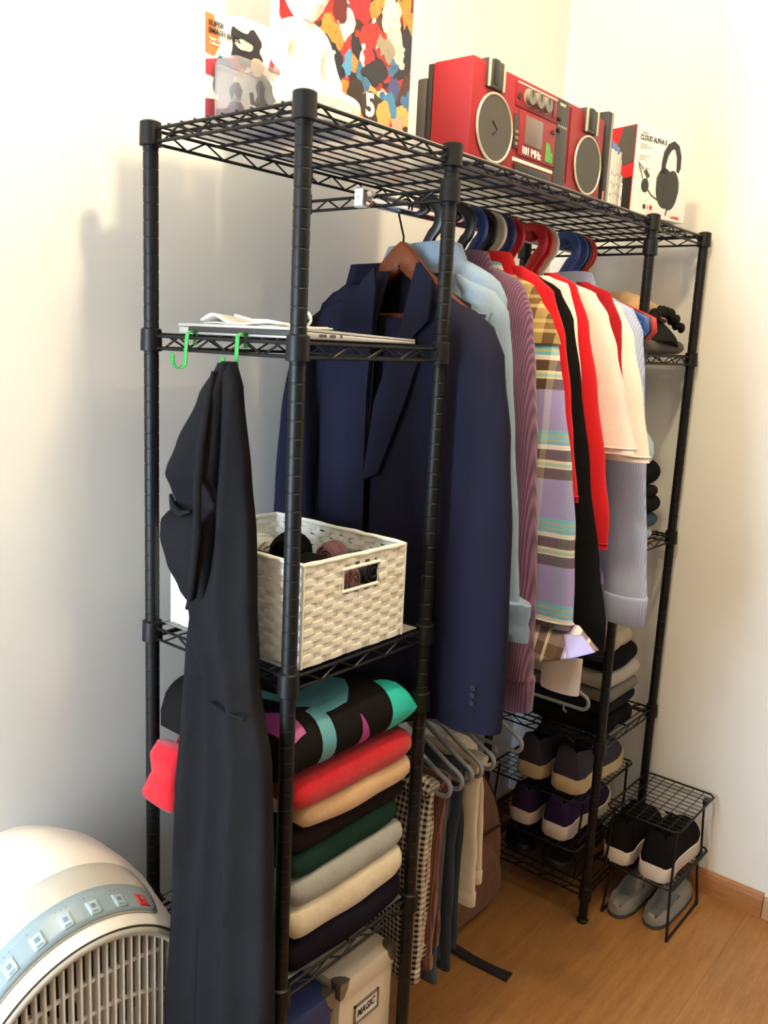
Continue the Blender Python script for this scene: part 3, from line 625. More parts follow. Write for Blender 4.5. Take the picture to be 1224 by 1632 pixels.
# ---------------------------------------------------------------- charcoal hoodie
HOOD = FAB('charcoal_fleece', '#1f1e1f', 0.18, 700, 0.97, 0.5, 0.3)
ho = thing('hoodie', 'charcoal grey hoodie hanging from a green hook on the rack', 'hoodie', (-0.04, 0.11, 0.12))
def drape(keys, nring=46, n=36, seed=0.0, x0=-0.038, amp=0.010, kf=3.2):
    """keys: (z descending -> stored ascending in -z), y_right(near), y_left(far), half thickness, x shift"""
    rings = []; z0, z1 = keys[0][0], keys[-1][0]
    ks = [(-k[0],)+tuple(k[1:]) for k in keys]
    for i in range(nring+1):
        z = lerp(z0, z1, i/nring); yr, yl, ht, xs = samp(ks, -z); rg = []
        c = (yr+yl)/2; hw = (yl-yr)/2; fade = min(1, (z0-z)/0.12)
        for k in range(n):
            a = 2*PI*k/n; cy, sx_ = math.cos(a), math.sin(a)
            yy_ = c+hw*math.copysign(abs(cy)**0.8, cy); xx = x0+xs+ht*math.copysign(abs(sx_)**0.8, sx_)
            xx += fade*amp*(1.6*abs(math.sin(0.5*(kf*(yy_-c)/0.03+seed+z*1.6+1.2*nz(z*2.5, seed, 0))))-0.9+0.6*nz(yy_*22, z*5, seed))*(1-abs(cy)**4)
            rg.append((xx, yy_, z+0.004*fade*nz(yy_*9, z*7, seed+3)))
        rings.append(rg)
    return MB().loft(rings)
part('body', drape([(1.449, 0.094, 0.114, 0.010, 0.004), (1.440, 0.086, 0.120, 0.014, 0), (1.41, 0.074, 0.132, 0.018, 0), (1.30, 0.062, 0.150, 0.022, 0.004), (1.20, 0.052, 0.165, 0.024, 0.004), (1.10, 0.043, 0.178, 0.026, 0), (1.02, 0.036, 0.160, 0.026, 0), (0.985, 0.028, 0.124, 0.025, -0.006), (0.876, -0.022, 0.104, 0.026, -0.024), (0.70, -0.060, 0.078, 0.027, -0.050), (0.55, -0.095, 0.056, 0.027, -0.074), (0.28, -0.112, 0.046, 0.026, -0.086)], 70, 64, 0.4, -0.036, 0.010, 3.0), HOOD, ho, 70)
part('hood', drape([(1.447, 0.096, 0.112, 0.008, -0.006), (1.40, 0.094, 0.132, 0.024, -0.014), (1.33, 0.096, 0.166, 0.030, -0.018), (1.285, 0.100, 0.188, 0.032, -0.020), (1.258, 0.104, 0.197, 0.022, -0.010), (1.238, 0.106, 0.201, 0.016, -0.004), (1.215, 0.106, 0.205, 0.030, -0.018), (1.19, 0.108, 0.198, 0.034, -0.020), (1.15, 0.114, 0.190, 0.032, -0.018), (1.11, 0.124, 0.178, 0.026, -0.012), (1.075, 0.136, 0.168, 0.016, -0.004), (1.05, 0.146, 0.162, 0.006, 0)], 64, 60, 2.1, -0.036, 0.010, 2.0), HOOD, ho, 70)
part('hood_hem', MB().tube([(-0.060, 0.104, 1.435), (-0.072, 0.103, 1.39), (-0.080, 0.106, 1.33), (-0.082, 0.110, 1.27), (-0.080, 0.113, 1.20), (-0.078, 0.122, 1.15), (-0.068, 0.140, 1.105), (-0.054, 0.168, 1.075)], [0.003, 0.005, 0.006, 0.006, 0.006, 0.006, 0.005, 0.003], 8), HOOD, ho, 70)
part('hood_crease', MB().tube([(-0.060, 0.200, 1.246), (-0.070, 0.180, 1.232), (-0.074, 0.158, 1.226), (-0.072, 0.138, 1.232)], [0.003, 0.006, 0.006, 0.002], 8), HOOD, ho, 70)
part('sleeve', drape([(1.06, 0.160, 0.190, 0.014, 0.010), (1.00, 0.118, 0.188, 0.022, 0.000), (0.90, 0.092, 0.174, 0.026, -0.018), (0.80, 0.075, 0.162, 0.027, -0.036), (0.66, 0.050, 0.137, 0.028, -0.060), (0.45, 0.040, 0.124, 0.026, -0.084), (0.24, 0.042, 0.118, 0.026, -0.088)], 56, 56, 4.4, -0.034, 0.010, 3.4), HOOD, ho, 70)
part('cuff', drape([(0.25, 0.048, 0.112, 0.024, -0.088), (0.20, 0.056, 0.106, 0.021, -0.088), (0.17, 0.058, 0.104, 0.021, -0.088)], 8, 32, 5.0, -0.034, 0.004, 2.5), FAB('charcoal_rib', '#1b1a1b', 0.15, 1200), ho, 70)
part('hem_band', drape([(0.29, -0.108, 0.042, 0.0255, -0.085), (0.24, -0.100, 0.036, 0.024, -0.086), (0.21, -0.098, 0.034, 0.024, -0.086)], 8, 32, 5.5, -0.036, 0.004, 2.5), MATS['charcoal_rib'], ho, 70)
part('pocket_seam', MB().tube([(-0.0760, 0.010, 0.952), (-0.0770, 0.05, 0.950), (-0.0740, 0.09, 0.953)], 0.0022, 6), HOOD, ho, 70)
# ---------------------------------------------------------------- woven basket
WOV = M('woven_paper', '#faf4e6', 0.7, 0, 0.12, 40, 0.4, 300); WOV2 = M('woven_paper_dark', '#efe6d4', 0.75, 0, 0.15, 40, 0.4, 300)
kx0, kx1, ky0, ky1, kz0, kz1 = 0.028, 0.268, 0.004, 0.312, Z3+0.0028, 1.160
bk = thing('woven_basket', 'white woven paper basket with a handle slot on the middle shelf', 'basket', ((kx0+kx1)/2, (ky0+ky1)/2, kz0))
part('basket_floor', MB().rbox(kx0+0.003, kx1-0.003, ky0+0.003, ky1-0.003, kz0, kz0+0.004, 0.001), WOV2, bk)
nrow = 16; rowh = (kz1-0.003-kz0)/nrow
def strand_mesh(L, seed, over):
    """one flat over-and-under strand, its upper edge straight, running along +x"""
    mb = MB(); n = max(2, int(round(L/0.023))*6); rings = []
    for i in range(n+1):
        s = L*i/n; q = math.sin(PI*s/0.023+(PI if over else 0)+seed*0.06); w = -0.0017*math.copysign(abs(q)**0.55, q); zc = 0.0007*math.sin(s*45+seed)+0.0006*q
        rings.append([(s, w-0.0009, zc-rowh*0.49), (s, w-0.0013, zc), (s, w-0.0009, zc+rowh*0.49), (s, w+0.0009, zc+rowh*0.49), (s, w+0.0009, zc-rowh*0.49)])
    return mb.loft(rings)
random.seed(11)
hx0, hx1, hz0, hz1 = 0.114, 0.197, 1.105, 1.139
def put(mb, org, ang_, name='strand', par=None):
    mb.xform(Matrix.Translation(org) @ Matrix.Rotation(ang_, 4, 'Z')); return part(name, mb, WOV if random.random() > 0.25 else WOV2, par or bk, 50)
sides = {}
for nm, org, ang_, L in (('front', (kx0, ky0, 0), 0, kx1-kx0), ('left', (kx0, ky1, 0), -PI/2, ky1-ky0), ('back', (kx1, ky1, 0), PI, kx1-kx0), ('right', (kx1, ky0, 0), PI/2, ky1-ky0)):
    core = MB()
    # upright stakes the strands weave around
    ns = int(round(L/0.023))
    pan = None
    for i in range(ns):
        s = (i+0.5)*L/ns
        if nm == 'front' and hx0-kx0-0.002 < s < hx1-kx0+0.002:
            segs = ((kz0, hz0-0.002), (hz1+0.002, kz1-0.002))
        else: segs = ((kz0, kz1-0.002),)
        for a, b in segs: core.box(s-0.006, s+0.006, -0.0005, 0.0005, a, b)
    core.xform(Matrix.Translation(org) @ Matrix.Rotation(ang_, 4, 'Z')); pan = part('stakes', core, WOV2, bk, 0)
    for r in range(nrow):
        zc = kz0+rowh*(r+0.5)
        spans = [(0, L)]
        if nm == 'front' and hz0-0.004 < zc < hz1+0.004: spans = [(0, hx0-kx0-0.002), (hx1-kx0+0.002, L)]
        for (a, b) in spans:
            m_ = strand_mesh(b-a, random.random()*6, r % 2 == 0)
            m_.v = [(x+a, y, z+zc) for x, y, z in m_.v]; put(m_, org, ang_, 'strand', pan)
rim = [(kx0, ky0, kz1), (kx1, ky0, kz1-0.002), (kx1, ky1, kz1), (kx0, ky1, kz1)]
rp = []
for i in range(4):
    a, b = Vector(rim[i]), Vector(rim[(i+1) % 4])
    for k in range(14): p_ = a.lerp(b, k/14); rp.append((p_.x, p_.y, p_.z+0.0015*nz(p_.x*40, p_.y*40, 1)))
part('rim', MB().tube(rp, [0.0042+0.0006*math.sin(i*1.7) for i in range(len(rp))], 8, True), WOV, bk, 60)
part('handle_wrap', MB().tube([(hx0-0.003, ky0-0.0005, hz1+0.001), (hx0-0.003, ky0-0.0005, hz0-0.001), (hx1+0.003, ky0-0.0005, hz0-0.001), (hx1+0.003, ky0-0.0005, hz1+0.001)], 0.0032, 8, True), WOV, bk, 60)
for c_ in ((kx0, ky0), (kx1, ky0), (kx1, ky1), (kx0, ky1)): part('corner_post', MB().tube([(*c_, kz0), (*c_, kz1)], 0.0030, 8), WOV, bk, 60)
# rolled socks in the basket
def sock_roll(c, r, L, ax, mat, label, seed):
    """a rolled-up pair: spiral end faces and a cuff folded around it"""
    o = thing('rolled_socks', label, 'socks', (c[0], c[1], c[2]-r), 'rolled socks in the basket')
    d = Vector((math.cos(ax), math.sin(ax), 0)); sd = Vector((-d.y, d.x, 0)); up = Vector((0, 0, 1)); C_ = Vector(c); rings = []
    for i in range(13):
        t = i/12; rr = r*(0.72+0.28*math.sin(PI*min(1, max(0, t)))**0.5)*(1+0.06*nz(t*4, seed, 0))
        rings.append([C_+d*(t-0.5)*L+(sd*math.cos(a)+up*math.sin(a)*0.92)*rr*(1+0.10*nz(math.cos(a)*1.5, math.sin(a)*1.5+t*2, seed)) for a in [2*PI*k/20 for k in range(20)]])
    part('roll', MB().loft(rings), mat, o, 70)
    sp = []
    for i in range(34):
        a = i*0.42; rr = r*0.16+r*0.66*i/34; sp.append(C_-d*(L*0.5+0.001)+(sd*math.cos(a)+up*math.sin(a))*rr)
    part('spiral_edge', MB().tube(sp, r*0.085, 6), mat, o, 70)
    part('folded_cuff', MB().loft([[C_+d*(k)*L+(sd*math.cos(a)+up*math.sin(a)*0.92)*r*q for a in [2*PI*j/20 for j in range(20)]] for k, q in ((-0.1, 1.0), (-0.08, 1.05), (0.25, 1.04), (0.28, 0.98))], True, False, False), mat, o, 70)
SB = FAB('sock_black', '#171615', 0.3, 1400, 0.97, 0.8); SW = FAB('sock_white', '#e6ddcb', 0.12, 1400, 0.97, 0.8); SPU = FAB('sock_mauve', '#8a5f63', 0.2, 1400, 0.97, 0.8); SG = FAB('sock_slate', '#3a3c42', 0.2, 1400)
bz = kz0+0.006
for c, r, L, ax, m_, lb in (
    ((0.075, 0.255, 1.118), 0.030, 0.060, 0.4, SW, 'white rolled socks at the left end of the basket'),
    ((0.135, 0.275, 1.115), 0.026, 0.060, 1.3, SB, 'black rolled socks behind the white pair, by the back rim'),
    ((0.185, 0.262, 1.112), 0.030, 0.060, 1.2, SW, 'white ribbed rolled socks along the back rim'),
    ((0.078, 0.165, 1.116), 0.028, 0.066, 0.1, SB, 'black rolled socks beside the front left rim of the basket'),
    ((0.070, 0.075, 1.118), 0.026, 0.062, 1.5, SB, 'small black rolled socks in the near corner of the basket'),
    ((0.130, 0.100, 1.115), 0.030, 0.070, 0.2, SB, 'black rolled socks in the middle of the basket'),
    ((0.170, 0.175, 1.128), 0.034, 0.070, 0.6, SB, 'topmost black rolled socks, sticking up above the rim'),
    ((0.148, 0.046, 1.112), 0.030, 0.060, 1.75, SPU, 'mauve rolled socks showing through the handle slot'),
    ((0.215, 0.055, 1.116), 0.028, 0.060, 1.5, SG, 'slate rolled socks beside the mauve pair at the handle slot'),
    ((0.226, 0.130, 1.124), 0.022, 0.050, 0.3, SPU, 'mauve rolled socks by the right rim of the basket'),
    ((0.085, 0.065, 1.050), 0.032, 0.06, 0.5, SB, 'black rolled socks low in the basket near the corner'),
    ((0.165, 0.075, 1.052), 0.034, 0.08, 1.0, SG, 'slate rolled socks low under the handle slot'),
    ((0.10, 0.20, 1.050), 0.034, 0.08, 0.2, SB, 'black rolled socks low in the middle of the basket'),
    ((0.20, 0.21, 1.052), 0.034, 0.08, 0.9, SG, 'slate rolled socks low at the back of the basket')):
    sock_roll(c, r, L, ax, m_, lb, c[0]*50)
# ---------------------------------------------------------------- folded sweaters on the lower left shelf
def folded(name, label, mat, x0, x1, y0, y1, z0, z1, layers=2, seed=0.0, group=None, sag=0.0, cat='sweater', bulge=0.010, parent=None, tilt=0.0):
    """a folded knit: rounded layer edges at the front, soft uneven outline"""
    o = parent or thing(name, label, cat, ((x0+x1)/2, (y0+y1)/2, z0), group)
    lay = 'folded_layer' if parent is None else name
    h = (z1-z0)/layers
    for l in range(layers):
        za, zb_ = z0+l*h, z0+(l+1)*h; rings = []; nx = 22
        for i in range(nx+1):
            t = i/nx; e = math.sqrt(max(0.0, 1-(abs(2*t-1))**8)); x = lerp(x0, x1, t); x += 0.004*nz(l*3+seed, t*2, 0)
            rg = []; off = 0.006*nz(t*3, seed, l*2.2)+(0.004 if l % 2 else 0)
            hh = (zb_-za)/2*(0.35+0.65*e); zc = (za+zb_)/2+0.004*nz(t*2.5, seed+9, 0)*0.6+tilt*(t-0.5)
            fy = y0+off+0.018*(1-e); by = y1-0.006*nz(t*3, seed+4, l)-0.018*(1-e)
            n = 10
            for k in range(n+1):
                a = -PI/2-PI*k/n; rg.append((x, fy+bulge+bulge*math.cos(a), zc+hh*math.sin(a)*1.02))
            rg2 = []
            for k in range(n+1):
                a = PI/2-PI*k/n; rg2.append((x, by-bulge+bulge*math.cos(a), zc+hh*math.sin(a)*1.02))
            for k in range(1, 8):
                u = k/8; rg.append((x, lerp(fy+bulge, by-bulge, u), zc+hh*(1.02+0.10*nz(t*5, u*5, seed))))
            rg += rg2
            for k in range(1, 8):
                u = k/8; rg.append((x, lerp(by-bulge, fy+bulge, u), zc-hh*1.02))
            if sag: rg = [(p[0], p[1], p[2]-sag*max(0, (0.06-(p[1]-y0))/0.06)**2) for p in rg]
            rings.append(rg)
        part(lay, MB().loft(rings), mat, o, 60)
    return o
G1 = 'folded sweaters on the lower left shelf'
z = Z4+0.0028
stack = [('sweater_navy', '#1c1822', 0.058, 1, 'near black folded sweater at the bottom of the stack'), ('sweater_cream', '#e3d3b4', 0.058, 1, 'cream folded sweater above the near black one'),
         ('sweater_grey', '#a3a29c', 0.046, 1, 'heather grey folded sweater between green and cream'), ('sweater_green', '#223b31', 0.046, 1, 'dark green folded sweater under the brown one'),
         ('sweater_brown', '#241c1b', 0.040, 1, 'dark brown folded sweater under the beige one'), ('sweater_beige', '#dbb283', 0.044, 1, 'beige folded sweater directly under the red one')]
for i, (k, c, h, ly, lb) in enumerate(stack):
    inx = (0.004, 0.006, 0.010, 0.012, 0.006, 0.024)[i]; out = (0.008, 0.010, 0.008, 0.020, 0.006, 0.008)[i]
    folded('folded_sweater', lb, FAB(k, c, 0.16, 800, 0.97, 0.45, 0.25), 0.016+inx, 0.327-out, 0.000+(0.006 if i in (4, 3) else -0.004), 0.300, z, z+h, ly, i*2.3+1, G1, 0.004, bulge=0.013); z += h
rd = folded('folded_sweater', 'bright red folded sweater at the top of the stack', FAB('sweater_red', '#c4121f', 0.14, 800, 0.97, 0.45, 0.2), 0.014, 0.322, -0.008, 0.300, z, z+0.046, 1, 21.0, G1, 0.006, bulge=0.016)
part('loose_sleeve', drape([(z+0.034, 0.232, 0.296, 0.012, -0.012), (z+0.012, 0.232, 0.304, 0.014, -0.020), (z-0.020, 0.238, 0.298, 0.012, -0.022), (z-0.034, 0.236, 0.306, 0.014, -0.024), (z-0.066, 0.234, 0.322, 0.014, -0.026), (z-0.074, 0.238, 0.318, 0.008, -0.026)], 16, 24, 1.0, 0.0, 0.003, 1.0), MATS['sweater_red'], rd, 70)
zred = z+0.046
# black tote with bright printed letter shapes
tt = thing('tote_bag', 'folded black tote bag with teal and magenta letter shapes on top of the stack', 'bag', (0.17, 0.16, zred))
BT = FAB('tote_black', '#1b1817', 0.2, 1000, 0.9, 0.3, 0.05)
def tote_surf(u, v, lift=0.0):
    """u along x, v around the front: 0 bottom front .. 1 top back"""
    x = lerp(0.002, 0.318, u); e = math.sqrt(max(0, 1-abs(2*u-1)**6)); a = lerp(-PI/2, PI/2, min(1, v*2)) if v < 0.5 else None
    hh = 0.046*(0.45+0.55*e)*(1+0.10*nz(u*4, 1, 0)); zc = zred+0.002+hh
    if v < 0.5:
        y = 0.044-(0.052+lift)*math.cos(a); zz = zc+(hh+lift)*math.sin(a)
    else:
        y = lerp(0.044, 0.310, (v-0.5)*2); zz = zc+hh+lift+0.006*nz(u*5, v*5, 2)-0.012*(v-0.5)*2
    return (x, y, zz)
mb = MB(); rings = []
for i in range(33):
    u = i/32; rg = [tote_surf(u, j/24) for j in range(25)]; rg += [(rg[0][0], 0.31, zred+0.004), (rg[0][0], 0.18, zred+0.002)]; rings.append(rg)
mb.loft(rings); part('bag_body', mb, BT, tt, 60)
def tote_patch(quad_rows, mat):
    """rows of (u_left,u_right,v): printed shape lying on the bag surface"""
    mb = MB(); g = []
    for a, b, v in quad_rows: g.append([tote_surf(lerp(a, b, k/6), v, 0.0008) for k in range(7)])
    return mb.loft(g, False, False, False)
TEAL = M('teal_print', '#5a9aa6', 0.5, 0, 0.08, 300); TEAL2 = M('turquoise_print', '#2fc3b4', 0.5, 0, 0.08, 300); MAG = M('magenta_print', '#a8378a', 0.5, 0, 0.08, 300)
def rows(fl, fr, v0, v1, n=16): return [(fl(v), fr(v), v) for v in [lerp(v0, v1, i/n) for i in range(n+1)]]
part('letter_print', tote_patch(rows(lambda v: 0.235-0.02*math.sin(v*7)-max(0, v-0.42)*0.20, lambda v: 0.335-0.02*math.sin(v*7)-max(0, v-0.42)*0.2, 0.06, 0.74), TEAL), TEAL, tt, 60)
part('letter_print', tote_patch(rows(lambda v: 0.30, lambda v: 0.66-max(0, 0.56-v)*1.3+max(0, v-0.56)*-0.5, 0.43, 0.62), TEAL), TEAL, tt, 60)
part('letter_print', tote_patch(rows(lambda v: 0.76+0.10*(v-0.25), lambda v: 0.76+0.10*(v-0.25)+0.26*max(0.0, math.sin(min(1, max(0, (v-0.10)/0.42))*PI))**0.9*(1 if v > 0.3 else 0.8)+0.01, 0.12, 0.50), TEAL2), TEAL2, tt, 60)
part('letter_print', tote_patch(rows(lambda v: 0.515+0.03*(v-0.25), lambda v: 0.52+0.03*(v-0.25)+0.45*max(0, 0.34-v)*(1 if v > 0.16 else 0.85), 0.10, 0.34), MAG), MAG, tt, 60)
part('letter_print', tote_patch(rows(lambda v: 0.03, lambda v: 0.135-max(0, v-0.50)*0.5, 0.36, 0.66), MAG), MAG, tt, 60)
part('strap', MB().tube([(0.19, 0.20, zred+0.096), (0.21, 0.26, zred+0.108), (0.27, 0.285, zred+0.108), (0.30, 0.26, zred+0.09)], 0.005, 8), BT, tt, 60)
# ---------------------------------------------------------------- storage boxes at the bottom
BOXW = M('box_paper', '#e2d3ba', 0.7, 0, 0.05, 25); BOXB = M('box_blue', '#2e3d74', 0.6, 0, 0.08, 25); STEEL = M('corner_steel', '#8a847a', 0.4, 0.7, 0.15, 40)
def storage_box(x0, x1, y0, y1, z0, z1, mat, label, txt):
    o = thing('storage_box', label, 'box', ((x0+x1)/2, (y0+y1)/2, z0)); lh = 0.040
    part('box_body', MB().rbox(x0+0.003, x1-0.003, y0+0.003, y1-0.003, z0, z1-0.006, 0.002), mat, o)
    ld_ = part('lid', MB().rbox(x0, x1, y0, y1, z1-lh, z1, 0.0025), mat, o)
    for cx, sx_ in ((x0, 1), (x1, -1)):
        for cy, sy_ in ((y0, 1), (y1, -1)):
            q = [(0, 0), (0.026, 0), (0.024, 0.010), (0.018, 0.018), (0.010, 0.024), (0, 0.026)]
            m = MB().prism([(cx-sx_*0.0008+sx_*a, cy-sy_*0.0008+sy_*b) for a, b in q], z1-0.0004, z1+0.0010, 'Z')
            m.prism([(cx-sx_*0.001+sx_*a, z1-b) for a, b in [(0, 0), (0.024, 0), (0.020, 0.014), (0.010, 0.030), (0, 0.030)]], cy-sy_*0.0012, cy+sy_*0.0004, 'Y')
            m.prism([(cy-sy_*0.001+sy_*a, z1-b) for a, b in [(0, 0), (0.024, 0), (0.020, 0.014), (0.010, 0.030), (0, 0.030)]], cx-sx_*0.0012, cx+sx_*0.0004, 'X')
            part('metal_corner', m, STEEL, ld_, 30)
    if txt:
        hx = x0+(x1-x0)*0.50; hz_ = z1-lh-0.048
        fr_ = MB()
        for a, b, c, d in ((-0.034, 0.034, 0.016, 0.0195), (-0.034, 0.034, -0.0195, -0.016), (-0.034, -0.0305, -0.0195, 0.0195), (0.0305, 0.034, -0.0195, 0.0195)): fr_.box(hx+a, hx+b, y0-0.0006, y0+0.0032, hz_+c, hz_+d)
        hd2 = part('label_holder', fr_, STEEL, o)
        part('label_card', MB().box(hx-0.031, hx+0.031, y0+0.0012, y0+0.0032, hz_-0.0165, hz_+0.0165), WHITEP, hd2)
        text('lettering', txt, 0.021, (hx-0.026, y0+0.0008, hz_-0.008), (1, 0, 0.05), (0.15, 0, 1), M('ink', '#23242e', 0.6), hd2, 0.0003, 0.0005, 0.75)
    return o
storage_box(0.165, 0.318, 0.016, 0.300, ZBOT+0.0015, 0.372, BOXW, 'cream storage box with metal corners and a handwritten label', 'MAGIC')
storage_box(0.012, 0.158, 0.024, 0.300, ZBOT+0.0015, 0.362, BOXB, 'blue storage box with metal corners beside the cream box', None)
# ---------------------------------------------------------------- white fan
FW = M('fan_white', '#efe9df', 0.38, 0, 0.02, 10); FG = M('fan_grey', '#c3bfb4', 0.42, 0, 0.03, 10); FP = M('fan_panel', '#8fa0a6', 0.35, 0, 0.04); FS = M('fan_slat', '#eceae4', 0.45, 0, 0.04)
fx, fz, fy = -0.250, 0.433, 0.130
fan = thing('fan_heater', 'white floor fan with a slatted round grille and slanted control panel', 'fan', (fx, fy+0.13, 0))
def arch(r, y, base, n=40, wid=1.0, sq=0.0):
    pts = [(fx+wid*r*math.cos(math.radians(a)), y, fz+r*math.sin(math.radians(a))) for a in [lerp(0, 180, i/n) for i in range(n+1)]]
    return [(pts[0][0], y, base)]+pts+[(pts[-1][0], y, base)]
sh = [arch(0.198, fy+0.002, 0.03, 40, 1.0), arch(0.2005, fy+0.000, 0.03, 40, 1.0), arch(0.204, fy+0.004, 0.03, 40, 0.995), arch(0.262, fy+0.100, 0.03, 40, 0.812), arch(0.269, fy+0.112, 0.03, 40, 0.80), arch(0.274, fy+0.14, 0.03, 40, 0.79), arch(0.276, fy+0.20, 0.03, 40, 0.775), arch(0.262, fy+0.255, 0.03, 40, 0.76), arch(0.23, fy+0.285, 0.03, 40, 0.75), arch(0.15, fy+0.30, 0.03, 40, 0.75)]
part('housing', MB().loft(sh, True, False, True), FW, fan, 50)
part('base', MB().rbox(fx-0.212, fx+0.212, fy-0.004, fy+0.29, 0.0, 0.036, 0.012, 3), FG, fan)
# recessed grille, back plate, rim
part('grille_back', MB().loft([arch(0.194, fy+0.060, 0.035), arch(0.01, fy+0.061, 0.3)], True, False, True), M('fan_dark', '#25231f', 0.7), fan, 30)
rimp = arch(0.190, fy+0.004, 0.06)
part('grille_rim', MB().tube(rimp, 0.008, 10), FG, fan, 60)
part('rim_shadow_gap', MB().tube(arch(0.1985, fy+0.0015, 0.05), 0.0022, 8), M('fan_gap', '#4a4440', 0.6), fan, 60)
nsl = 27
for i in range(nsl):
    x = fx-0.180+0.360*i/(nsl-1); dx_ = abs(x-fx); top = fz+math.sqrt(max(0, 0.186**2-dx_**2))
    part('slat', MB().rbox(x-0.0016, x+0.0016, fy+0.002, fy+0.016, 0.055, top, 0.0008, 1), FS, fan)
for q, rr in enumerate((0.06, 0.118, 0.17)):
    for zc_ in ((fz-0.02,) if q == 0 else (fz-0.02,)):
        pts = [(fx+rr*2.2*math.cos(math.radians(a)), fy+0.012, zc_-0.20+q*0.055+0.235*math.sin(math.radians(a))) for a in range(25, 156, 5)]
        pts = [p for p in pts if (p[0]-fx)**2+(max(0, p[2]-fz))**2 < 0.184**2]
        if len(pts) > 2: part('grille_ring', MB().tube(pts, 0.0036, 8), FS, fan, 60)
part('hub', MB().lathe([(0.050, fy+0.004), (0.050, fy+0.010), (0.040, fy+0.0005)], (fx, 0, fz-0.06), 'Y', 28), FS, fan)
# impeller behind the slats
imp = MB()
for k in range(7):
    a0 = 2*PI*k/7; rings = []
    for j in range(7):
        r = lerp(0.03, 0.165, j/6); a = a0+0.5*j/6; w = 0.028+0.02*j/6; c, s = math.cos(a), math.sin(a)
        rings.append([(fx+r*c-s*w, fy+0.034, fz-0.06+r*s+c*w), (fx+r*c+s*w, fy+0.05, fz-0.06+r*s-c*w), (fx+r*c+s*w, fy+0.052, fz-0.06+r*s-c*w), (fx+r*c-s*w, fy+0.036, fz-0.06+r*s+c*w)])
    imp.loft(rings)
part('impeller', imp, M('fan_blade', '#cfc8bb', 0.5), fan, 40)
# control panel band on the slanted front above the arch
def slant(r, a, lift=0.0012):
    t = (r-0.204)/(0.262-0.204); y = lerp(fy+0.004, fy+0.100, t); wd = lerp(0.995, 0.812, t)
    ca, sa = math.cos(math.radians(a)), math.sin(math.radians(a)); ny, nr = -0.52, 0.855
    return (fx+(r+lift*nr)*wd*ca, y+lift*ny, fz+(r+lift*nr)*sa)
def band_patch(r0, r1, a0, a1, lift, n=30, round_=True):
    g = []
    for i in range(n+1):
        t = i/n; a = lerp(a0, a1, t); e = math.sqrt(max(0.0, 1-abs(2*t-1)**22)) if round_ else 1; m = (r0+r1)/2; h = (r1-r0)/2*max(e, 0.3)
        g.append([slant(lerp(m-h, m+h, k/4), a, lift) for k in range(5)])
    return MB().loft(g, False, False, False)
solid(part('panel_surround', band_patch(0.2115, 0.2600, 143, 49, 0.0012), FG, fan, 60), 0.002)
pn = solid(part('control_panel', band_patch(0.2130, 0.2380, 140, 51, 0.0026), FP, fan, 60), 0.002)
BTN = M('button_blue', '#a9c0cc', 0.4, 0, 0.05); BR = M('button_red', '#d8232b', 0.4); DK = M('print_dark', '#74858f', 0.5)
for i in range(7):
    a = 131-i*12.0
    solid(part('button', band_patch(0.2170, 0.2280, a+2.6, a-2.6, 0.0042, 6, False), BR if i == 6 else BTN, pn, 60), 0.0012)
    part('button_icon', band_patch(0.2222, 0.2256, a+0.9, a-0.9, 0.0056, 4, False), DK, pn, 60)
    part('button_caption', band_patch(0.2190, 0.2200, a+1.3, a-1.3, 0.0056, 4, False), DK, pn, 60)
    for q in range(1 if i in (0, 2, 4, 6) else 3): part('indicator_dot', band_patch(0.2315, 0.2327, a+0.25-q*2.2+2, a-0.25-q*2.2+2, 0.0042, 2, False), DK, pn, 60)
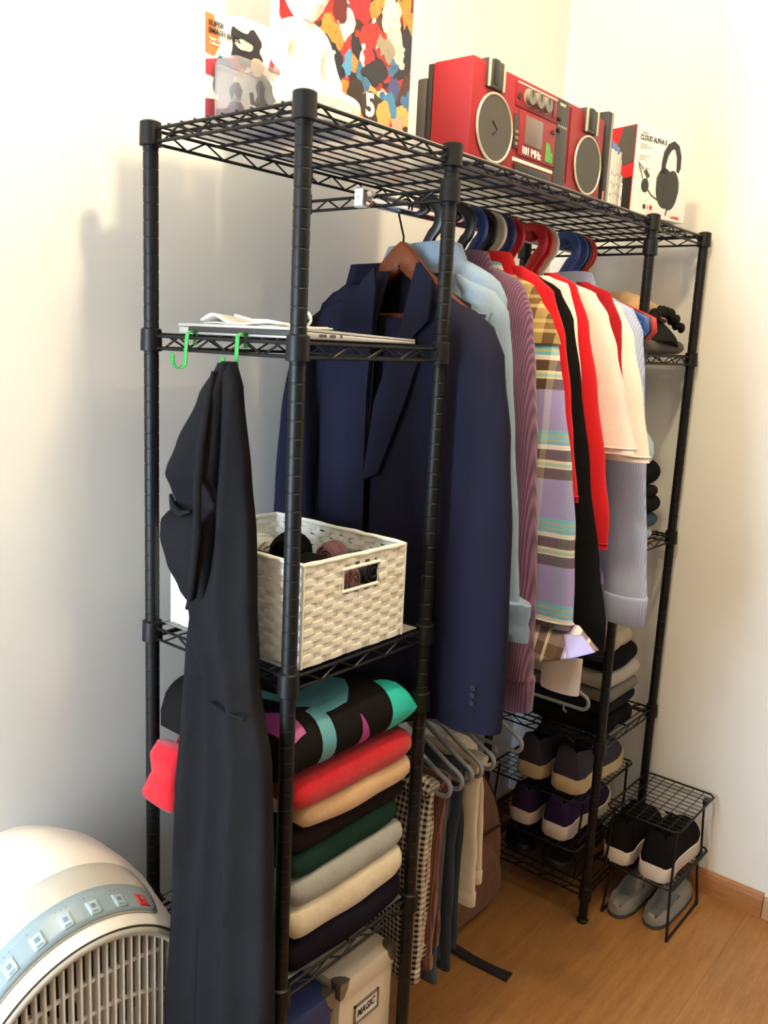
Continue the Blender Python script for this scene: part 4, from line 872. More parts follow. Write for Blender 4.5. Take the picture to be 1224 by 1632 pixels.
# ---------------------------------------------------------------- hangers
def flat_hanger(x, mat, label, group='flat plastic hangers on the upper rod', yc=YC, w=0.150, drop=0.105, shift=0.0, cat='hanger', broad=0):
    o = thing('flat_hanger', label, cat, (x, yc, 1.53), group)
    zc = ZR1+0.0125-0.0225; th = 0.0045
    hook = [(yc, zc-0.085), (yc, zc-0.062), (yc-0.006, zc-0.050), (yc-0.020, zc-0.038)] + [(yc+0.031*math.cos(math.radians(a)), zc+0.031*math.sin(math.radians(a))) for a in range(230, -11, -12)]
    # the bulge of the hook faces the room (toward -y)
    hook = [(yc, zc-0.085), (yc, zc-0.055), (yc-0.010, zc-0.040)] + [(yc+0.0325*math.cos(math.radians(a)), zc+0.0325*math.sin(math.radians(a))) for a in range(236, 9, -11)]
    part('hook', MB().strip(hook, [0.020, 0.020, 0.020]+[0.0200]*(len(hook)-4)+[0.014], x-th, x+th), mat, o, 50)
    zn = zc-0.078
    sh = [(yc+sg*w*t, zn-drop*(t**1.25)-0.004*math.sin(t*PI)) for sg in (-1,) for t in [i/12 for i in range(12, -1, -1)]] + [(yc+w*t, zn-drop*(t**1.25)-0.004*math.sin(t*PI)) for t in [i/12 for i in range(1, 13)]]
    tipz = zn-drop-0.012
    loop = sh + [(yc+w+0.004, tipz-0.012), (yc+w-0.008, tipz-0.026), (yc+w-0.03, tipz-0.030), (yc, tipz-0.024), (yc-w+0.03, tipz-0.030), (yc-w+0.008, tipz-0.026), (yc-w-0.004, tipz-0.012)]
    part('shoulder_frame', MB().strip(loop, 0.016, x-th*0.9, x+th*0.9, True), mat, o, 50)
    for sg in (-1, 1):
        if broad: part('broad_end', MB().strip([(yc+sg*(w-0.11), zn-drop*0.42-0.004), (yc+sg*(w-0.07), zn-drop*0.62-0.012), (yc+sg*(w-0.03), tipz-0.002), (yc+sg*(w-0.008), tipz-0.008)], [0.012, 0.030, 0.046, 0.034], x-th*0.7, x+th*0.7), mat, o, 50)
        else: part('broad_end', MB().strip([(yc+sg*(w-0.075), zn-drop*0.62-0.006), (yc+sg*(w-0.035), tipz-0.002), (yc+sg*(w-0.010), tipz-0.012)], [0.012, 0.026, 0.020], x-th*0.7, x+th*0.7), mat, o, 50)
    return o
PH = dict(black=M('hanger_black', '#191817', 0.4), blue=M('hanger_blue', '#33519b', 0.4, 0, 0.05), navy=M('hanger_navy', '#1d2a72', 0.4), white=M('hanger_white', '#e7dfcd', 0.45), red=M('hanger_red', '#c51d25', 0.4, 0, 0.05))
WOODH = wood_mat('hanger_wood', '#4a2213', '#6e3519', '#8d4a26', 0.3, (1, 2, 9))
# ---------------------------------------------------------------- garments
def torso(x0, keys, seed, fold=0.006, kf=2.0, yc=YC, nr=34, n=44, thick_pow=0.8):
    """keys (z, half width, half thickness) from neck down"""
    ks = [(-k[0],)+tuple(k[1:]) for k in keys]; rings = []; z0, z1 = keys[0][0], keys[-1][0]
    for i in range(nr+1):
        z = lerp(z0, z1, (i/nr)**1.25 if i else 0); hw, ht = samp(ks, -z); rg = []
        g = min(1, (z0-z)/0.25)
        for k in range(n):
            a = 2*PI*k/n; c, s = math.cos(a), math.sin(a)
            y = yc+hw*math.copysign(abs(c)**0.7, c); x = x0+ht*math.copysign(abs(s)**thick_pow, s)
            x += g*fold*(math.sin(kf*y/0.03+seed+1.5*z)*(1-abs(c)**3)+0.8*nz(y*14, z*3, seed))
            rg.append((x, y, z+(0.006*nz(y*12, seed, 0) if i == nr else 0)))
        rings.append(rg)
    return MB().loft(rings, True, False, False)
def sleeve(x0, outer, widths, thick, seed, back=False, fold=0.005, xs=0.0, yc=YC, nr=36, n=28, cap=False):
    """outer: (y,z) outer edge from shoulder to cuff; widths at those keys"""
    ks = [(-z, y, w) for (y, z), w in zip(outer, widths)]; z0, z1 = outer[0][1], outer[-1][1]; rings = []
    for i in range(nr+1):
        z = lerp(z0, z1, (i/nr)**1.35 if i else 0); yo, w = samp(ks, -z); rg = []; g = min(1, (z0-z)/0.15)
        tt_ = thick*min(1, 0.35+w/0.12*0.65)
        for k in range(n):
            a = 2*PI*k/n; c, s = math.cos(a), math.sin(a)
            y = yo+w/2+w/2*math.copysign(abs(c)**0.85, c); x = x0+xs*g+tt_*s
            x += g*fold*(math.sin((y-yo)/0.016+seed+4*z)*(abs(s))+nz(y*18, z*9, seed))
            if back: y = 2*yc-y
            rg.append((x, y, z))
        rings.append(rg)
    return MB().loft(rings, True, True, cap)
def collar_ring(x0, z, hw, ht, h, yc=YC, drop=0.030, flare=0.016, n=36, gap=0.0):
    rings = []
    for (q, dz) in ((0.96, 0), (0.93, h*0.6), (0.98, h), (1.06, h*0.98), (1.0+flare/hw, h-drop*0.55), (1.0+1.5*flare/hw, h-drop)):
        rings.append([(x0+ht*q*math.sin(2*PI*k/n), yc+hw*q*math.cos(2*PI*k/n), z+dz+0.003*math.sin(2*2*PI*k/n)-(0.010 if dz == h-drop else 0)*abs(math.cos(2*PI*k/n))) for k in range(n)])
    return MB().loft(rings, True, False, False)
def stripes(key, ramp, period, axis='z', rough=0.95, ramp2=None, period2=0.1, mixf=0.5, off=0.0, off2=0.0, bump=0.3, mode='MIX'):
    t = NT(key); v, x, y, z = t.coords(); ax = {'x': x, 'y': y, 'z': z}
    wob = t.math('MULTIPLY', t.noise(v, 9, 2), 0.006)
    f = t.math('FRACT', t.math('DIVIDE', t.math('ADD', t.math('SUBTRACT', off, ax[axis]), wob), period)); c = t.ramp(f, [(p, rgb(q)) for p, q in ramp], 'CONSTANT')
    if ramp2:
        a2 = {'z': 'y', 'y': 'z', 'x': 'z'}[axis]
        f2 = t.math('FRACT', t.math('DIVIDE', t.math('ADD', t.math('SUBTRACT', off2, ax[a2]), wob), period2)); c2 = t.ramp(f2, [(p, rgb(q)) for p, q in ramp2], 'CONSTANT'); c = t.mix(mixf, c, c2, mode)
    h = t.math('ADD', t.math('MULTIPLY', t.noise(v, 22, 3), 2.0), t.math('MULTIPLY', t.noise(v, 900, 2), 0.3)); t.bump(h, bump, 0.003)
    c = t.mix(t.math('MULTIPLY', t.noise(v, 700, 2), 0.25), c, (0.05, 0.04, 0.04)); t.b.inputs['Specular IOR Level'].default_value = 0.2
    return t.done(c, rough)
def corduroy(key, c0, c1, pitch=0.0042):
    t = NT(key); v, x, y, z = t.coords()
    s = t.math('SINE', t.math('MULTIPLY', t.math('ADD', y, t.math('MULTIPLY', x, 0.35)), 2*PI/pitch)); f = t.math('ADD', 0.5, t.math('MULTIPLY', s, 0.5))
    c = t.mix(f, rgb(c0), rgb(c1)); t.bump(f, 0.6, 0.002); t.b.inputs['Sheen Weight'].default_value = 0.3
    return t.done(c, 0.95)
NAVY = FAB('suit_navy', '#1f1f2e', 0.12, 1500, 0.85, 0.12, 0.1); LIN = FAB('suit_lining', '#15141a', 0.2, 600, 0.7, 0.15)
DEN = FAB('denim_pale', '#8093a6', 0.22, 500, 0.95, 0.45, 0.1); DEN2 = FAB('denim_seam', '#7489a0', 0.25, 400)
PUR = corduroy('corduroy_plum', '#4b2c44', '#7a5070')
PLAID = stripes('plaid_flannel', [(0, '#4a3022'), (0.12, '#f2e2ba'), (0.15, '#a6cbb8'), (0.19, '#f2e2ba'), (0.21, '#4a3022'), (0.33, '#a297cf'), (0.78, '#6cc4d8'), (0.83, '#d0b45c'), (0.845, '#6cc4d8'), (0.89, '#d0b45c'), (0.905, '#66bcd2'), (0.945, '#f2e6d4')], 0.165, 'z',
                ramp2=[(0, '#a99cc4'), (0.30, '#8fb9d0'), (0.36, '#d8b878'), (0.38, '#8fb9d0'), (0.45, '#b9a6c8'), (0.70, '#6b5140'), (0.90, '#efe4d0')], period2=0.13, mixf=0.26, off=0.535, off2=0.03)
CHECK = stripes('blue_microcheck', [(0, '#a9b8e2'), (0.5, '#c9d3f0')], 0.0046, 'z', ramp2=[(0, '#9fb0de'), (0.5, '#ccd6f2')], period2=0.0046, mixf=0.5, bump=0.12)
REDS = FAB('shirt_red', '#c5121e', 0.12, 1200, 0.95, 0.35, 0.1); REDD = FAB('shirt_dark_red', '#a31522', 0.12, 1200, 0.95, 0.35, 0.1); BLKS = FAB('shirt_black', '#161415', 0.25, 1200, 0.95, 0.35, 0.05)
WHT = FAB('tee_white', '#f0e6dc', 0.06, 1200, 0.95, 0.4, 0.1); PNK = FAB('tee_blush', '#ecd6cd', 0.06, 1200, 0.95, 0.4, 0.1); LILAC = FAB('plaid_lining', '#a9a0c8', 0.1, 900)
GG = 'clothes on the upper rod'
BTNM = M('button_dark', '#23232b', 0.35)
# -- denim jacket
x = 0.488
flat_hanger(x, PH['black'], 'black flat hanger inside the pale denim jacket, first on the rod')
g = thing('denim_jacket', 'pale blue denim jacket behind the navy suit jacket', 'jacket', (x, YC, 0.9), GG)
part('body', torso(x, [(1.645, 0.075, 0.020), (1.630, 0.12, 0.024), (1.602, 0.168, 0.026), (1.570, 0.187, 0.027), (1.4, 0.180, 0.028), (1.1, 0.18, 0.03), (0.98, 0.175, 0.028)], 1.0, 0.004, 1.5), DEN, g, 70)
for bk_ in (False, True):
    s_ = part('sleeve', sleeve(x-0.010, [(0.058, 1.612), (-0.011, 1.578), (-0.034, 1.544), (-0.050, 1.438), (-0.064, 1.329), (-0.085, 1.163), (-0.098, 1.030)], [0.03, 0.08, 0.11, 0.13, 0.13, 0.115, 0.105], 0.026, 2.0, bk_), DEN, g, 70)
    cy = -0.105 if not bk_ else 2*YC+0.105
    sg = 1 if not bk_ else -1
    part('rolled_cuff', MB().loft([[(x-0.010+0.030*q*math.cos(a), cy+sg*0.046+0.062*q*math.sin(a)*(1+0.08*nz(a, zz*30, 1)), zz+0.012*math.sin(a)*sg+0.004*nz(a*2, zz*40, 3)) for a in [2*PI*k/28 for k in range(28)]] for q, zz in ((0.90, 1.045), (1.02, 1.046), (1.06, 1.025), (1.0, 1.012), (1.05, 0.998), (1.02, 0.978), (0.9, 0.976))]), DEN2, s_, 60)
    part('shoulder_seam', MB().tube([(x-0.037, YC-sg*0.182, 1.545), (x-0.039, YC-sg*0.172, 1.52), (x-0.041, YC-sg*0.165, 1.47)], 0.002, 6), DEN2, s_, 60)
cr = part('collar', collar_ring(x, 1.628, 0.078, 0.030, 0.040, drop=0.052, flare=0.018), DEN, g, 70)
part('yoke_seam', MB().tube([(x-0.036, YC-t, 1.56-0.02*abs(t)/0.18) for t in [lerp(-0.17, 0.17, i/14) for i in range(15)]], 0.0016, 6), DEN2, g, 60)
# -- navy suit jacket on wooden hanger
x = 0.425
wh = thing('wooden_hanger', 'polished brown wooden hanger inside the navy suit jacket', 'hanger', (x, YC, 1.55))
def wz(t): t = abs(t); return 1.645-1.0*t+3.0*t*t if t < 0.06 else 1.5958-0.62*(t-0.06)
wp = [(YC+t, wz(t)) for t in [lerp(-0.175, 0.175, i/34) for i in range(35)]]
part('shoulder_arm', MB().strip(wp, [lerp(0.016, 0.042, max(0, 1-abs(2*i/34-1)*1.6)) for i in range(35)], x-0.010, x+0.012), WOODH, wh, 50)
zc = ZR1+0.0125-0.016+0.0022
part('hook', MB().tube([(x, YC, 1.640), (x, YC, 1.675), (x, YC+0.006, 1.692)]+[(x, YC+0.016*math.cos(math.radians(a)), zc+0.016*math.sin(math.radians(a))) for a in range(-30, 201, 15)], 0.0018, 8), BLKS, wh, 60)
part('trouser_bar', MB().tube([(x, YC-0.16, 1.535), (x, YC+0.16, 1.535)], 0.005, 10), WOODH, wh)
g = thing('suit_jacket', 'navy blue suit jacket with wide lapels on a wooden hanger', 'jacket', (x, YC, 0.78))
def jz(y):
    t = y-YC
    return (1.636-0.40*t-0.25*t*t if t > 0 else 1.636-0.62*-t+0.9*t*t)-0.010*math.exp(-(t/0.03)**2)
def jback(u, v):
    y = YC+lerp(-0.148, 0.200, u); top = jz(y)-0.006; z = lerp(top, 0.80, v); return (x+0.030-0.020*abs(2*u-1)**3+0.005*math.sin(y*40+v*3)*v, y, z)
solid(part('back_panel', sheet(jback, 24, 30), NAVY, g, 70), 0.003)
solid(part('lining', sheet(lambda u, v: (x+0.018, YC+lerp(-0.10, 0.10, u), lerp(jz(YC+lerp(-0.10, 0.10, u))-0.012, 1.10, v)), 10, 20), LIN, g, 70), 0.002)
def edge_y(z, side):
    # inner edge of each front: deep V down to z=1.24, then closed
    if side > 0: return lerp(0.176, 0.186, min(1, max(0, (1.61-z)/0.35)))
    pts = [(1.62, 0.083), (1.58, 0.095), (1.511, 0.112), (1.455, 0.135), (1.378, 0.165), (1.24, 0.178), (0.78, 0.176)]
    return samp([(-a, b) for a, b in pts], -z)[0]
def jfront(side):
    def f(u, v):
        z_t = 1.612; yo = YC+(0.205 if side > 0 else -0.150)
        zz = lerp(z_t, 0.795, v); yi = edge_y(zz, side); y = lerp(yi, yo, u); zz2 = min(zz, jz(y)+0.002-(0.022*u*u if side < 0 else 0))
        xx = x-0.052+0.046*u**4+0.006*math.sin(u*5+v*6+side)*min(1, v*3)+0.004*nz(y*12, zz*5, 4)
        if v < 0.12: xx += (0.12-v)/0.12*0.030
        return (xx, y, zz2)
    return f
for sd in (1, -1): solid(part('front_panel', sheet(jfront(sd), 20, 44), NAVY, g, 70), 0.003)
def px(poly, xa, xb): return MB().prism(poly, xa, xb, 'X')
lx = x-0.060
part('lapel', px([(0.079, 1.622), (0.050, 1.594), (0.054, 1.525), (0.084, 1.498), (0.072, 1.452), (0.096, 1.380), (0.150, 1.250), (0.186, 1.232), (0.176, 1.300), (0.166, 1.378), (0.137, 1.455), (0.114, 1.511), (0.096, 1.581), (0.086, 1.616)], lx-0.003, lx+0.003), NAVY, g, 30)
part('lapel', px([(0.179, 1.616), (0.202, 1.597), (0.226, 1.570), (0.250, 1.535), (0.238, 1.512), (0.262, 1.480), (0.252, 1.40), (0.205, 1.26), (0.184, 1.235), (0.184, 1.40), (0.178, 1.50), (0.174, 1.58)], lx-0.003, lx+0.003), NAVY, g, 30)
solid(part('collar_stand', sheet(lambda u, v: (lerp(x-0.055, x+0.026, math.sin(PI*u)), YC+lerp(0.075, -0.075, u)*(1+0.15*v), 1.622+0.012*math.sin(PI*u)-0.036*v), 20, 6), NAVY, g, 70), 0.004)
for bk_ in (False, True):
    sl = part('sleeve', sleeve(x-0.012, [(0.060, 1.572), (-0.020, 1.538), (-0.050, 1.516), (-0.076, 1.470), (-0.102, 1.337), (-0.117, 1.179), (-0.125, 1.014), (-0.127, 0.9), (-0.127, 0.818)], [0.03, 0.09, 0.12, 0.145, 0.158, 0.155, 0.150, 0.147, 0.146] if not bk_ else [0.03, 0.08, 0.10, 0.11, 0.11, 0.11, 0.11, 0.11, 0.11], 0.038, 3.0, bk_, 0.004, -0.014), NAVY, g, 70)
    if not bk_:
        for q in range(3): part('cuff_button', MB().lathe([(0.0055, -0.0035), (0.006, 0), (0.0055, 0.002)], (x-0.060, -0.088, 0.875+q*0.014), 'X', 12), BTNM, sl)
solid(part('hung_trousers', sheet(lambda u, v: (x-0.020+0.004*math.sin(u*9), YC+lerp(-0.085, 0.06, u), lerp(1.525+0.006*math.sin(u*3), 0.90, v)), 12, 26), FAB('suit_trousers', '#1e1e2d', 0.1, 1500, 0.85, 0.1), g, 70), 0.006)
# -- generic shirt builder
def shirt(x, name, label, cat, mat, outer, widths, hem, neck=1.640, shw=0.185, thick=0.022, seed=1.0, collar=True, cuffm=None, cuff=None, hemw=0.175, fold=0.004, slthick=0.022, back_sleeve=True, cmat=None, xs=-0.006):
    neck -= 0.018
    g = thing(name, label, cat, (x, YC, hem), GG)
    part('body', torso(x, [(neck, 0.072, 0.014), (neck-0.02, 0.115, 0.018), (neck-0.055, 0.160, 0.021), (neck-0.095, shw, thick), (neck-0.25, shw*0.97, thick), (hem+0.2, hemw, thick), (hem, hemw, thick)], seed, fold), mat, g, 70)
    for bk_ in (False, True):
        sl = part('sleeve', sleeve(x, outer, widths, slthick, seed+2, bk_, fold, xs), mat, g, 70)
        if cuff:
            y0, z0 = outer[-1]; w0 = widths[-1]; sg = 1
            rr = []
            for q, dz in ((0.95, 0.006), (1.03, 0.004), (1.04, -0.002), (1.02, -cuff+0.002), (0.96, -cuff)):
                rg = []
                for k in range(28):
                    a = 2*PI*k/28; yy_ = y0+w0/2+w0/2*q*math.copysign(abs(math.cos(a))**0.85, math.cos(a)); yy_ = 2*YC-yy_ if bk_ else yy_
                    rg.append((x+xs+slthick*q*math.sin(a)+0.002*nz(a, dz*40, seed), yy_, z0+dz))
                rr.append(rg)
            part('cuff', MB().loft(rr, True, False, True), cuffm or mat, sl, 60)
        else:
            y0, z0 = outer[-1]; w0 = widths[-1]; rg = []
            for k in range(28):
                a = 2*PI*k/28; yy_ = y0+w0/2+w0/2*math.copysign(abs(math.cos(a))**0.85, math.cos(a)); yy_ = 2*YC-yy_ if bk_ else yy_
                rg.append((x+xs+slthick*min(1, 0.35+w0/0.12*0.65)*1.02*math.sin(a), yy_, z0+0.012))
            part('sleeve_hem', MB().tube(rg, 0.0019, 6, True), mat, sl, 60)
    if collar: part('collar', collar_ring(x, neck-0.008, 0.074, 0.024, 0.034, drop=0.046), cmat or mat, g, 70)
    return g
# -- plum corduroy
flat_hanger(0.590, PH['black'], 'black flat hanger inside the plum corduroy shirt')
gp = shirt(0.585, 'corduroy_shirt', 'plum corduroy overshirt hanging right of the denim jacket', 'shirt', PUR, [(0.061, 1.632), (0.018, 1.614), (-0.003, 1.595), (-0.026, 1.539), (-0.045, 1.438), (-0.058, 1.323), (-0.077, 1.087), (-0.084, 0.964), (-0.092, 0.860)], [0.03, 0.06, 0.085, 0.11, 0.12, 0.12, 0.115, 0.11, 0.105], 0.86, 1.655, seed=4.0, cuff=0.066, slthick=0.028, fold=0.006, xs=-0.014)
# -- plaid flannel
flat_hanger(0.632, PH['blue'], 'blue flat hanger inside the plaid flannel shirt')
g = shirt(0.632, 'plaid_shirt', 'lavender, brown and aqua plaid flannel shirt with a flared tail', 'shirt', PLAID, [(0.040, 1.612), (0.000, 1.590), (-0.015, 1.570), (-0.035, 1.541), (-0.060, 1.485), (-0.082, 1.394), (-0.111, 1.255), (-0.128, 1.150), (-0.137, 1.029), (-0.140, 0.961)], [0.03, 0.05, 0.07, 0.09, 0.11, 0.12, 0.125, 0.125, 0.12, 0.118], 0.93, 1.64, seed=5.5, slthick=0.020, xs=-0.012)
def tail(u, v):
    y = lerp(-0.055, -0.150-0.060*v, u); z = lerp(0.975-0.004*u, 0.885+0.062*u**1.3, v); return (0.622-0.012*math.sin(PI*u)*v-0.035*v+0.006*u, y, z)
TAILM = stripes('plaid_tail', [(0, '#5a4334'), (0.16, '#b3a8ca'), (0.22, '#ece0d2'), (0.40, '#6b5140'), (0.62, '#ece0d2'), (0.66, '#d8b878'), (0.70, '#6b5140')], 0.085, 'y', ramp2=[(0, '#5a4334'), (0.2, '#b9a9b0')], period2=0.11, mixf=0.25, off=-0.04)
solid(part('flared_tail', sheet(tail, 14, 10), TAILM, g, 70), 0.0022)
solid(part('tail_lining', sheet(lambda u, v: (tail(0.66+0.32*u, 0.30+0.67*v)[0]-0.0055, tail(0.66+0.32*u, 0.30+0.67*v)[1], tail(0.66+0.32*u, 0.30+0.67*v)[2]-0.003), 8, 8), LILAC, g, 70), 0.0012)
YOKE = stripes('plaid_yoke', [(0, '#6b5136'), (0.45, '#c9ad74'), (0.6, '#8a6a42'), (0.85, '#d9c08a')], 0.045, 'z', ramp2=[(0, '#5a4028'), (0.5, '#c0a468')], period2=0.040, mixf=0.5)
part('yoke', sleeve(0.632, [(0.052, 1.624), (0.008, 1.604), (-0.011, 1.578), (-0.039, 1.543), (-0.058, 1.505), (-0.062, 1.498)], [0.03, 0.06, 0.085, 0.105, 0.115, 0.117], 0.0225, 7.5, False, 0.004, -0.012), YOKE, g, 70)
# -- red overshirt
flat_hanger(0.668, PH['black'], 'black flat hanger inside the bright red shirt')
shirt(0.668, 'red_shirt', 'bright red collared shirt between the plaid and the black one', 'shirt', REDS, [(0.060, 1.645), (0.022, 1.625), (-0.015, 1.595), (-0.050, 1.509), (-0.072, 1.392), (-0.084, 1.321), (-0.105, 1.20)], [0.03, 0.06, 0.08, 0.10, 0.11, 0.11, 0.105], 1.02, 1.662, seed=6.6, slthick=0.015, thick=0.016, xs=-0.006)
# -- black long sleeve
flat_hanger(0.702, PH['white'], 'white flat hanger inside the long black shirt')
shirt(0.702, 'black_shirt', 'long black shirt hanging right of the bright red one', 'shirt', BLKS, [(0.040, 1.628), (-0.008, 1.604), (-0.044, 1.545), (-0.071, 1.439), (-0.110, 1.249), (-0.147, 1.080), (-0.173, 0.959), (-0.172, 0.885)], [0.03, 0.07, 0.10, 0.115, 0.13, 0.14, 0.14, 0.125], 0.86, 1.645, seed=7.7, slthick=0.013, thick=0.014, xs=-0.004, collar=False)
# -- white long sleeve
flat_hanger(0.738, PH['navy'], 'dark blue flat hanger inside the white long sleeved shirt')
shirt(0.738, 'white_shirt', 'white long sleeved shirt whose cuff hangs below the plaid tail', 'shirt', WHT, [(0.040, 1.632), (-0.009, 1.614), (-0.037, 1.537), (-0.056, 1.438), (-0.085, 1.20), (-0.110, 1.0), (-0.114, 0.865)], [0.03, 0.07, 0.10, 0.11, 0.11, 0.10, 0.088], 1.02, 1.645, seed=8.1, slthick=0.014, thick=0.014, cuff=0.078, xs=-0.010, collar=False)
# -- red tee
flat_hanger(0.772, PH['red'], 'red flat hanger inside the red long sleeved tee')
shirt(0.772, 'red_tee', 'bright red long sleeved tee hanging right of the black shirt', 'shirt', REDS, [(0.040, 1.640), (-0.007, 1.617), (-0.044, 1.536), (-0.075, 1.415), (-0.108, 1.255), (-0.127, 1.156), (-0.127, 1.095)], [0.03, 0.07, 0.10, 0.12, 0.12, 0.10, 0.04], 1.0, 1.65, seed=9.1, slthick=0.018, thick=0.016, xs=-0.006, collar=False)
# -- blush tee
flat_hanger(0.868, PH['red'], 'red flat hanger inside the blush tee, at the gap in the row')
shirt(0.850, 'blush_tee', 'blush white short sleeved tee, left of the dark red one', 'shirt', PNK, [(0.050, 1.630), (-0.010, 1.606), (-0.046, 1.560), (-0.076, 1.490), (-0.107, 1.391), (-0.140, 1.285)], [0.04, 0.085, 0.115, 0.135, 0.150, 0.165], 1.02, 1.648, seed=10.3, slthick=0.030, thick=0.022, xs=-0.014, collar=False)
# -- dark red tee
flat_hanger(0.893, PH['red'], 'red flat hanger inside the dark red tee')
shirt(0.893, 'dark_red_tee', 'dark red tee squeezed between the blush and the white tee', 'shirt', REDD, [(0.030, 1.632), (-0.025, 1.608), (-0.056, 1.545), (-0.062, 1.490), (-0.080, 1.38)], [0.03, 0.06, 0.09, 0.10, 0.11], 1.02, 1.648, seed=11.4, slthick=0.012, thick=0.012, collar=False)
# -- white tee
flat_hanger(0.920, PH['white'], 'white flat hanger inside the white tee')
shirt(0.922, 'white_tee', 'white short sleeved tee with a wide loose sleeve', 'shirt', WHT, [(0.030, 1.616), (-0.037, 1.584), (-0.074, 1.517), (-0.108, 1.389), (-0.136, 1.262)], [0.04, 0.08, 0.11, 0.135, 0.150], 1.02, 1.645, seed=12.5, slthick=0.026, thick=0.018, collar=False)
# -- blue check shirt
flat_hanger(1.020, PH['blue'], 'blue flat hanger inside the pale blue checked shirt')
gb = shirt(1.018, 'checked_shirt', 'pale blue micro checked shirt with long buttoned cuff', 'shirt', CHECK, [(0.030, 1.608), (-0.023, 1.582), (-0.051, 1.533), (-0.067, 1.439), (-0.092, 1.233), (-0.116, 1.022), (-0.126, 0.940)], [0.03, 0.07, 0.095, 0.105, 0.11, 0.108, 0.100], 0.95, 1.655, seed=13.6, slthick=0.030, thick=0.026, cuff=0.062, xs=-0.012, fold=0.0025)
# -- empty hangers
for x, k, lb in ((1.060, 'blue', 'empty blue flat hanger beside the checked shirt'), (1.076, 'black', 'empty black flat hanger between the blue and red ones'), (1.090, 'red', 'empty red flat hanger next to the black one'), (1.104, 'red', 'empty red flat hanger at the far end of the rod')):
    flat_hanger(x, PH[k], lb, w=0.197, drop=0.072, broad=1)
# ---------------------------------------------------------------- trousers on the lower rod
GH = M('hanger_grey', '#8d8f90', 0.35, 0.2, 0.05); GT = 'grey trouser hangers on the lower rod'
def wire_hanger(x, label):
    o = thing('trouser_hanger', label, 'hanger', (x, YC, 0.64), GT); zc = ZR2+0.0125-0.016+0.003; yc = YC; m = []
    part('hook', MB().tube([(x, yc, 0.792), (x, yc, 0.815), (x, yc-0.006, 0.832)]+[(x, yc+0.016*math.cos(math.radians(a)), zc+0.016*math.sin(math.radians(a))) for a in range(215, -11, -15)], 0.0022, 8), CHROME, o, 60)
    R0 = 0.018; ty = -0.012
    pts = [(x, yc, 0.792)]+[(x, lerp(yc, ty, t), lerp(0.788, 0.690, t)) for t in (0.1, 0.5, 0.9)]+[(x, ty+R0*math.cos(math.radians(a)), 0.672+R0*math.sin(math.radians(a))) for a in range(115, 276, 16)]
    bar = [(x, lerp(ty, 2*yc-ty, t), 0.654) for t in (0.1, 0.5, 0.9)]
    pts2 = [(p[0], 2*yc-p[1], p[2]) for p in pts][::-1]
    part('frame', MB().tube(pts+bar+pts2[:-1], 0.0046, 8, True), GH, o, 60)
    part('clip_stub', MB().tube([(x, ty+0.045, 0.654), (x, ty+0.045, 0.640), (x, ty+0.036, 0.636)], 0.0026, 6), GH, o, 60)
tr_h = [(0.402, 'grey hanger carrying the houndstooth check trousers'), (0.440, 'grey hanger carrying the rust trousers'), (0.474, 'grey hanger carrying the slate trousers'), (0.508, 'grey hanger carrying the charcoal blue trousers'), (0.552, 'grey hanger carrying the cream trousers'), (0.660, 'empty grey hanger in the middle of the lower rod'), (0.964, 'empty grey hanger under the white shirt cuff, far end of the lower rod')]
for x, lb in tr_h: wire_hanger(x, lb)
def trousers(x, label, mat, zb_, y0, y1, th, seed, flare=0.0, hemm=None):
    o = thing('trousers', label, 'trousers', (x, YC, zb_), 'trousers on the lower rod')
    for leg, (ya, yb, dz, dx) in enumerate(((y0, y1, 0.0, -th*0.5), (y0+0.010, y1+0.012, 0.03, th*0.5))):
        rings = []
        for i in range(31):
            t = i/30; z = lerp(0.661, zb_+dz, t); n = 32; c = (ya+yb)/2; hw = (yb-ya)/2*(1+flare*t); ht = th*0.5*(0.55+0.45*min(1, t*4))*(1+0.25*flare*t); rg = []
            for k in range(n):
                a = 2*PI*k/n; cy, sx_ = math.cos(a), math.sin(a); y = c+hw*math.copysign(abs(cy)**0.75, cy)
                rg.append((x+dx*min(1, t*3+0.2)+ht*math.copysign(abs(sx_)**0.8, sx_)+min(1, t*2)*0.004*(math.sin(y/0.018+seed+2*t+leg)+nz(y*15, z*5, seed)), y-0.008*t*flare+0.006*nz(t*4, leg, seed), z))
            rings.append(rg)
        l_ = part('leg', MB().loft(rings), mat, o, 70)
        part('hem', MB().loft([[(p[0]+(p[0]-x-dx)*q, p[1]+(p[1]-(ya+yb)/2)*q*0.3, zb_+dz+h) for p in rings[-1]] for q, h in ((0.02, 0.030), (0.08, 0.029), (0.08, 0.001), (0.0, -0.001))]), hemm or mat, l_, 60)
    part('waist_fold', MB().tube([(x, lerp(y0+0.004, y1-0.004, k/12), 0.6575+0.004*math.sin(k)) for k in range(13)], th*0.62, 10), mat, o, 70)
HOUND = stripes('houndstooth', [(0, '#171416'), (0.5, '#d9cbb5')], 0.0115, 'z', ramp2=[(0, '#1d1718'), (0.5, '#e6d9c2'), (0.9, '#7a3b34')], period2=0.0105, mixf=0.5, bump=0.3)
trousers(0.398, 'black and white check trousers, nearest on the lower rod', HOUND, 0.258, 0.002, 0.15, 0.034, 1.0)
trousers(0.440, 'rust brown corduroy trousers beside the check pair', corduroy('corduroy_rust', '#4a2312', '#7a3f22', 0.004), 0.262, 0.002, 0.16, 0.030, 2.0)
trousers(0.474, 'slate grey trousers with a turned up hem', FAB('slate_cloth', '#4a5056', 0.15, 900), 0.205, 0.012, 0.165, 0.030, 3.0)
trousers(0.508, 'charcoal blue trousers between slate and cream', FAB('charcoal_blue', '#343a44', 0.15, 900), 0.215, 0.006, 0.165, 0.030, 4.0)
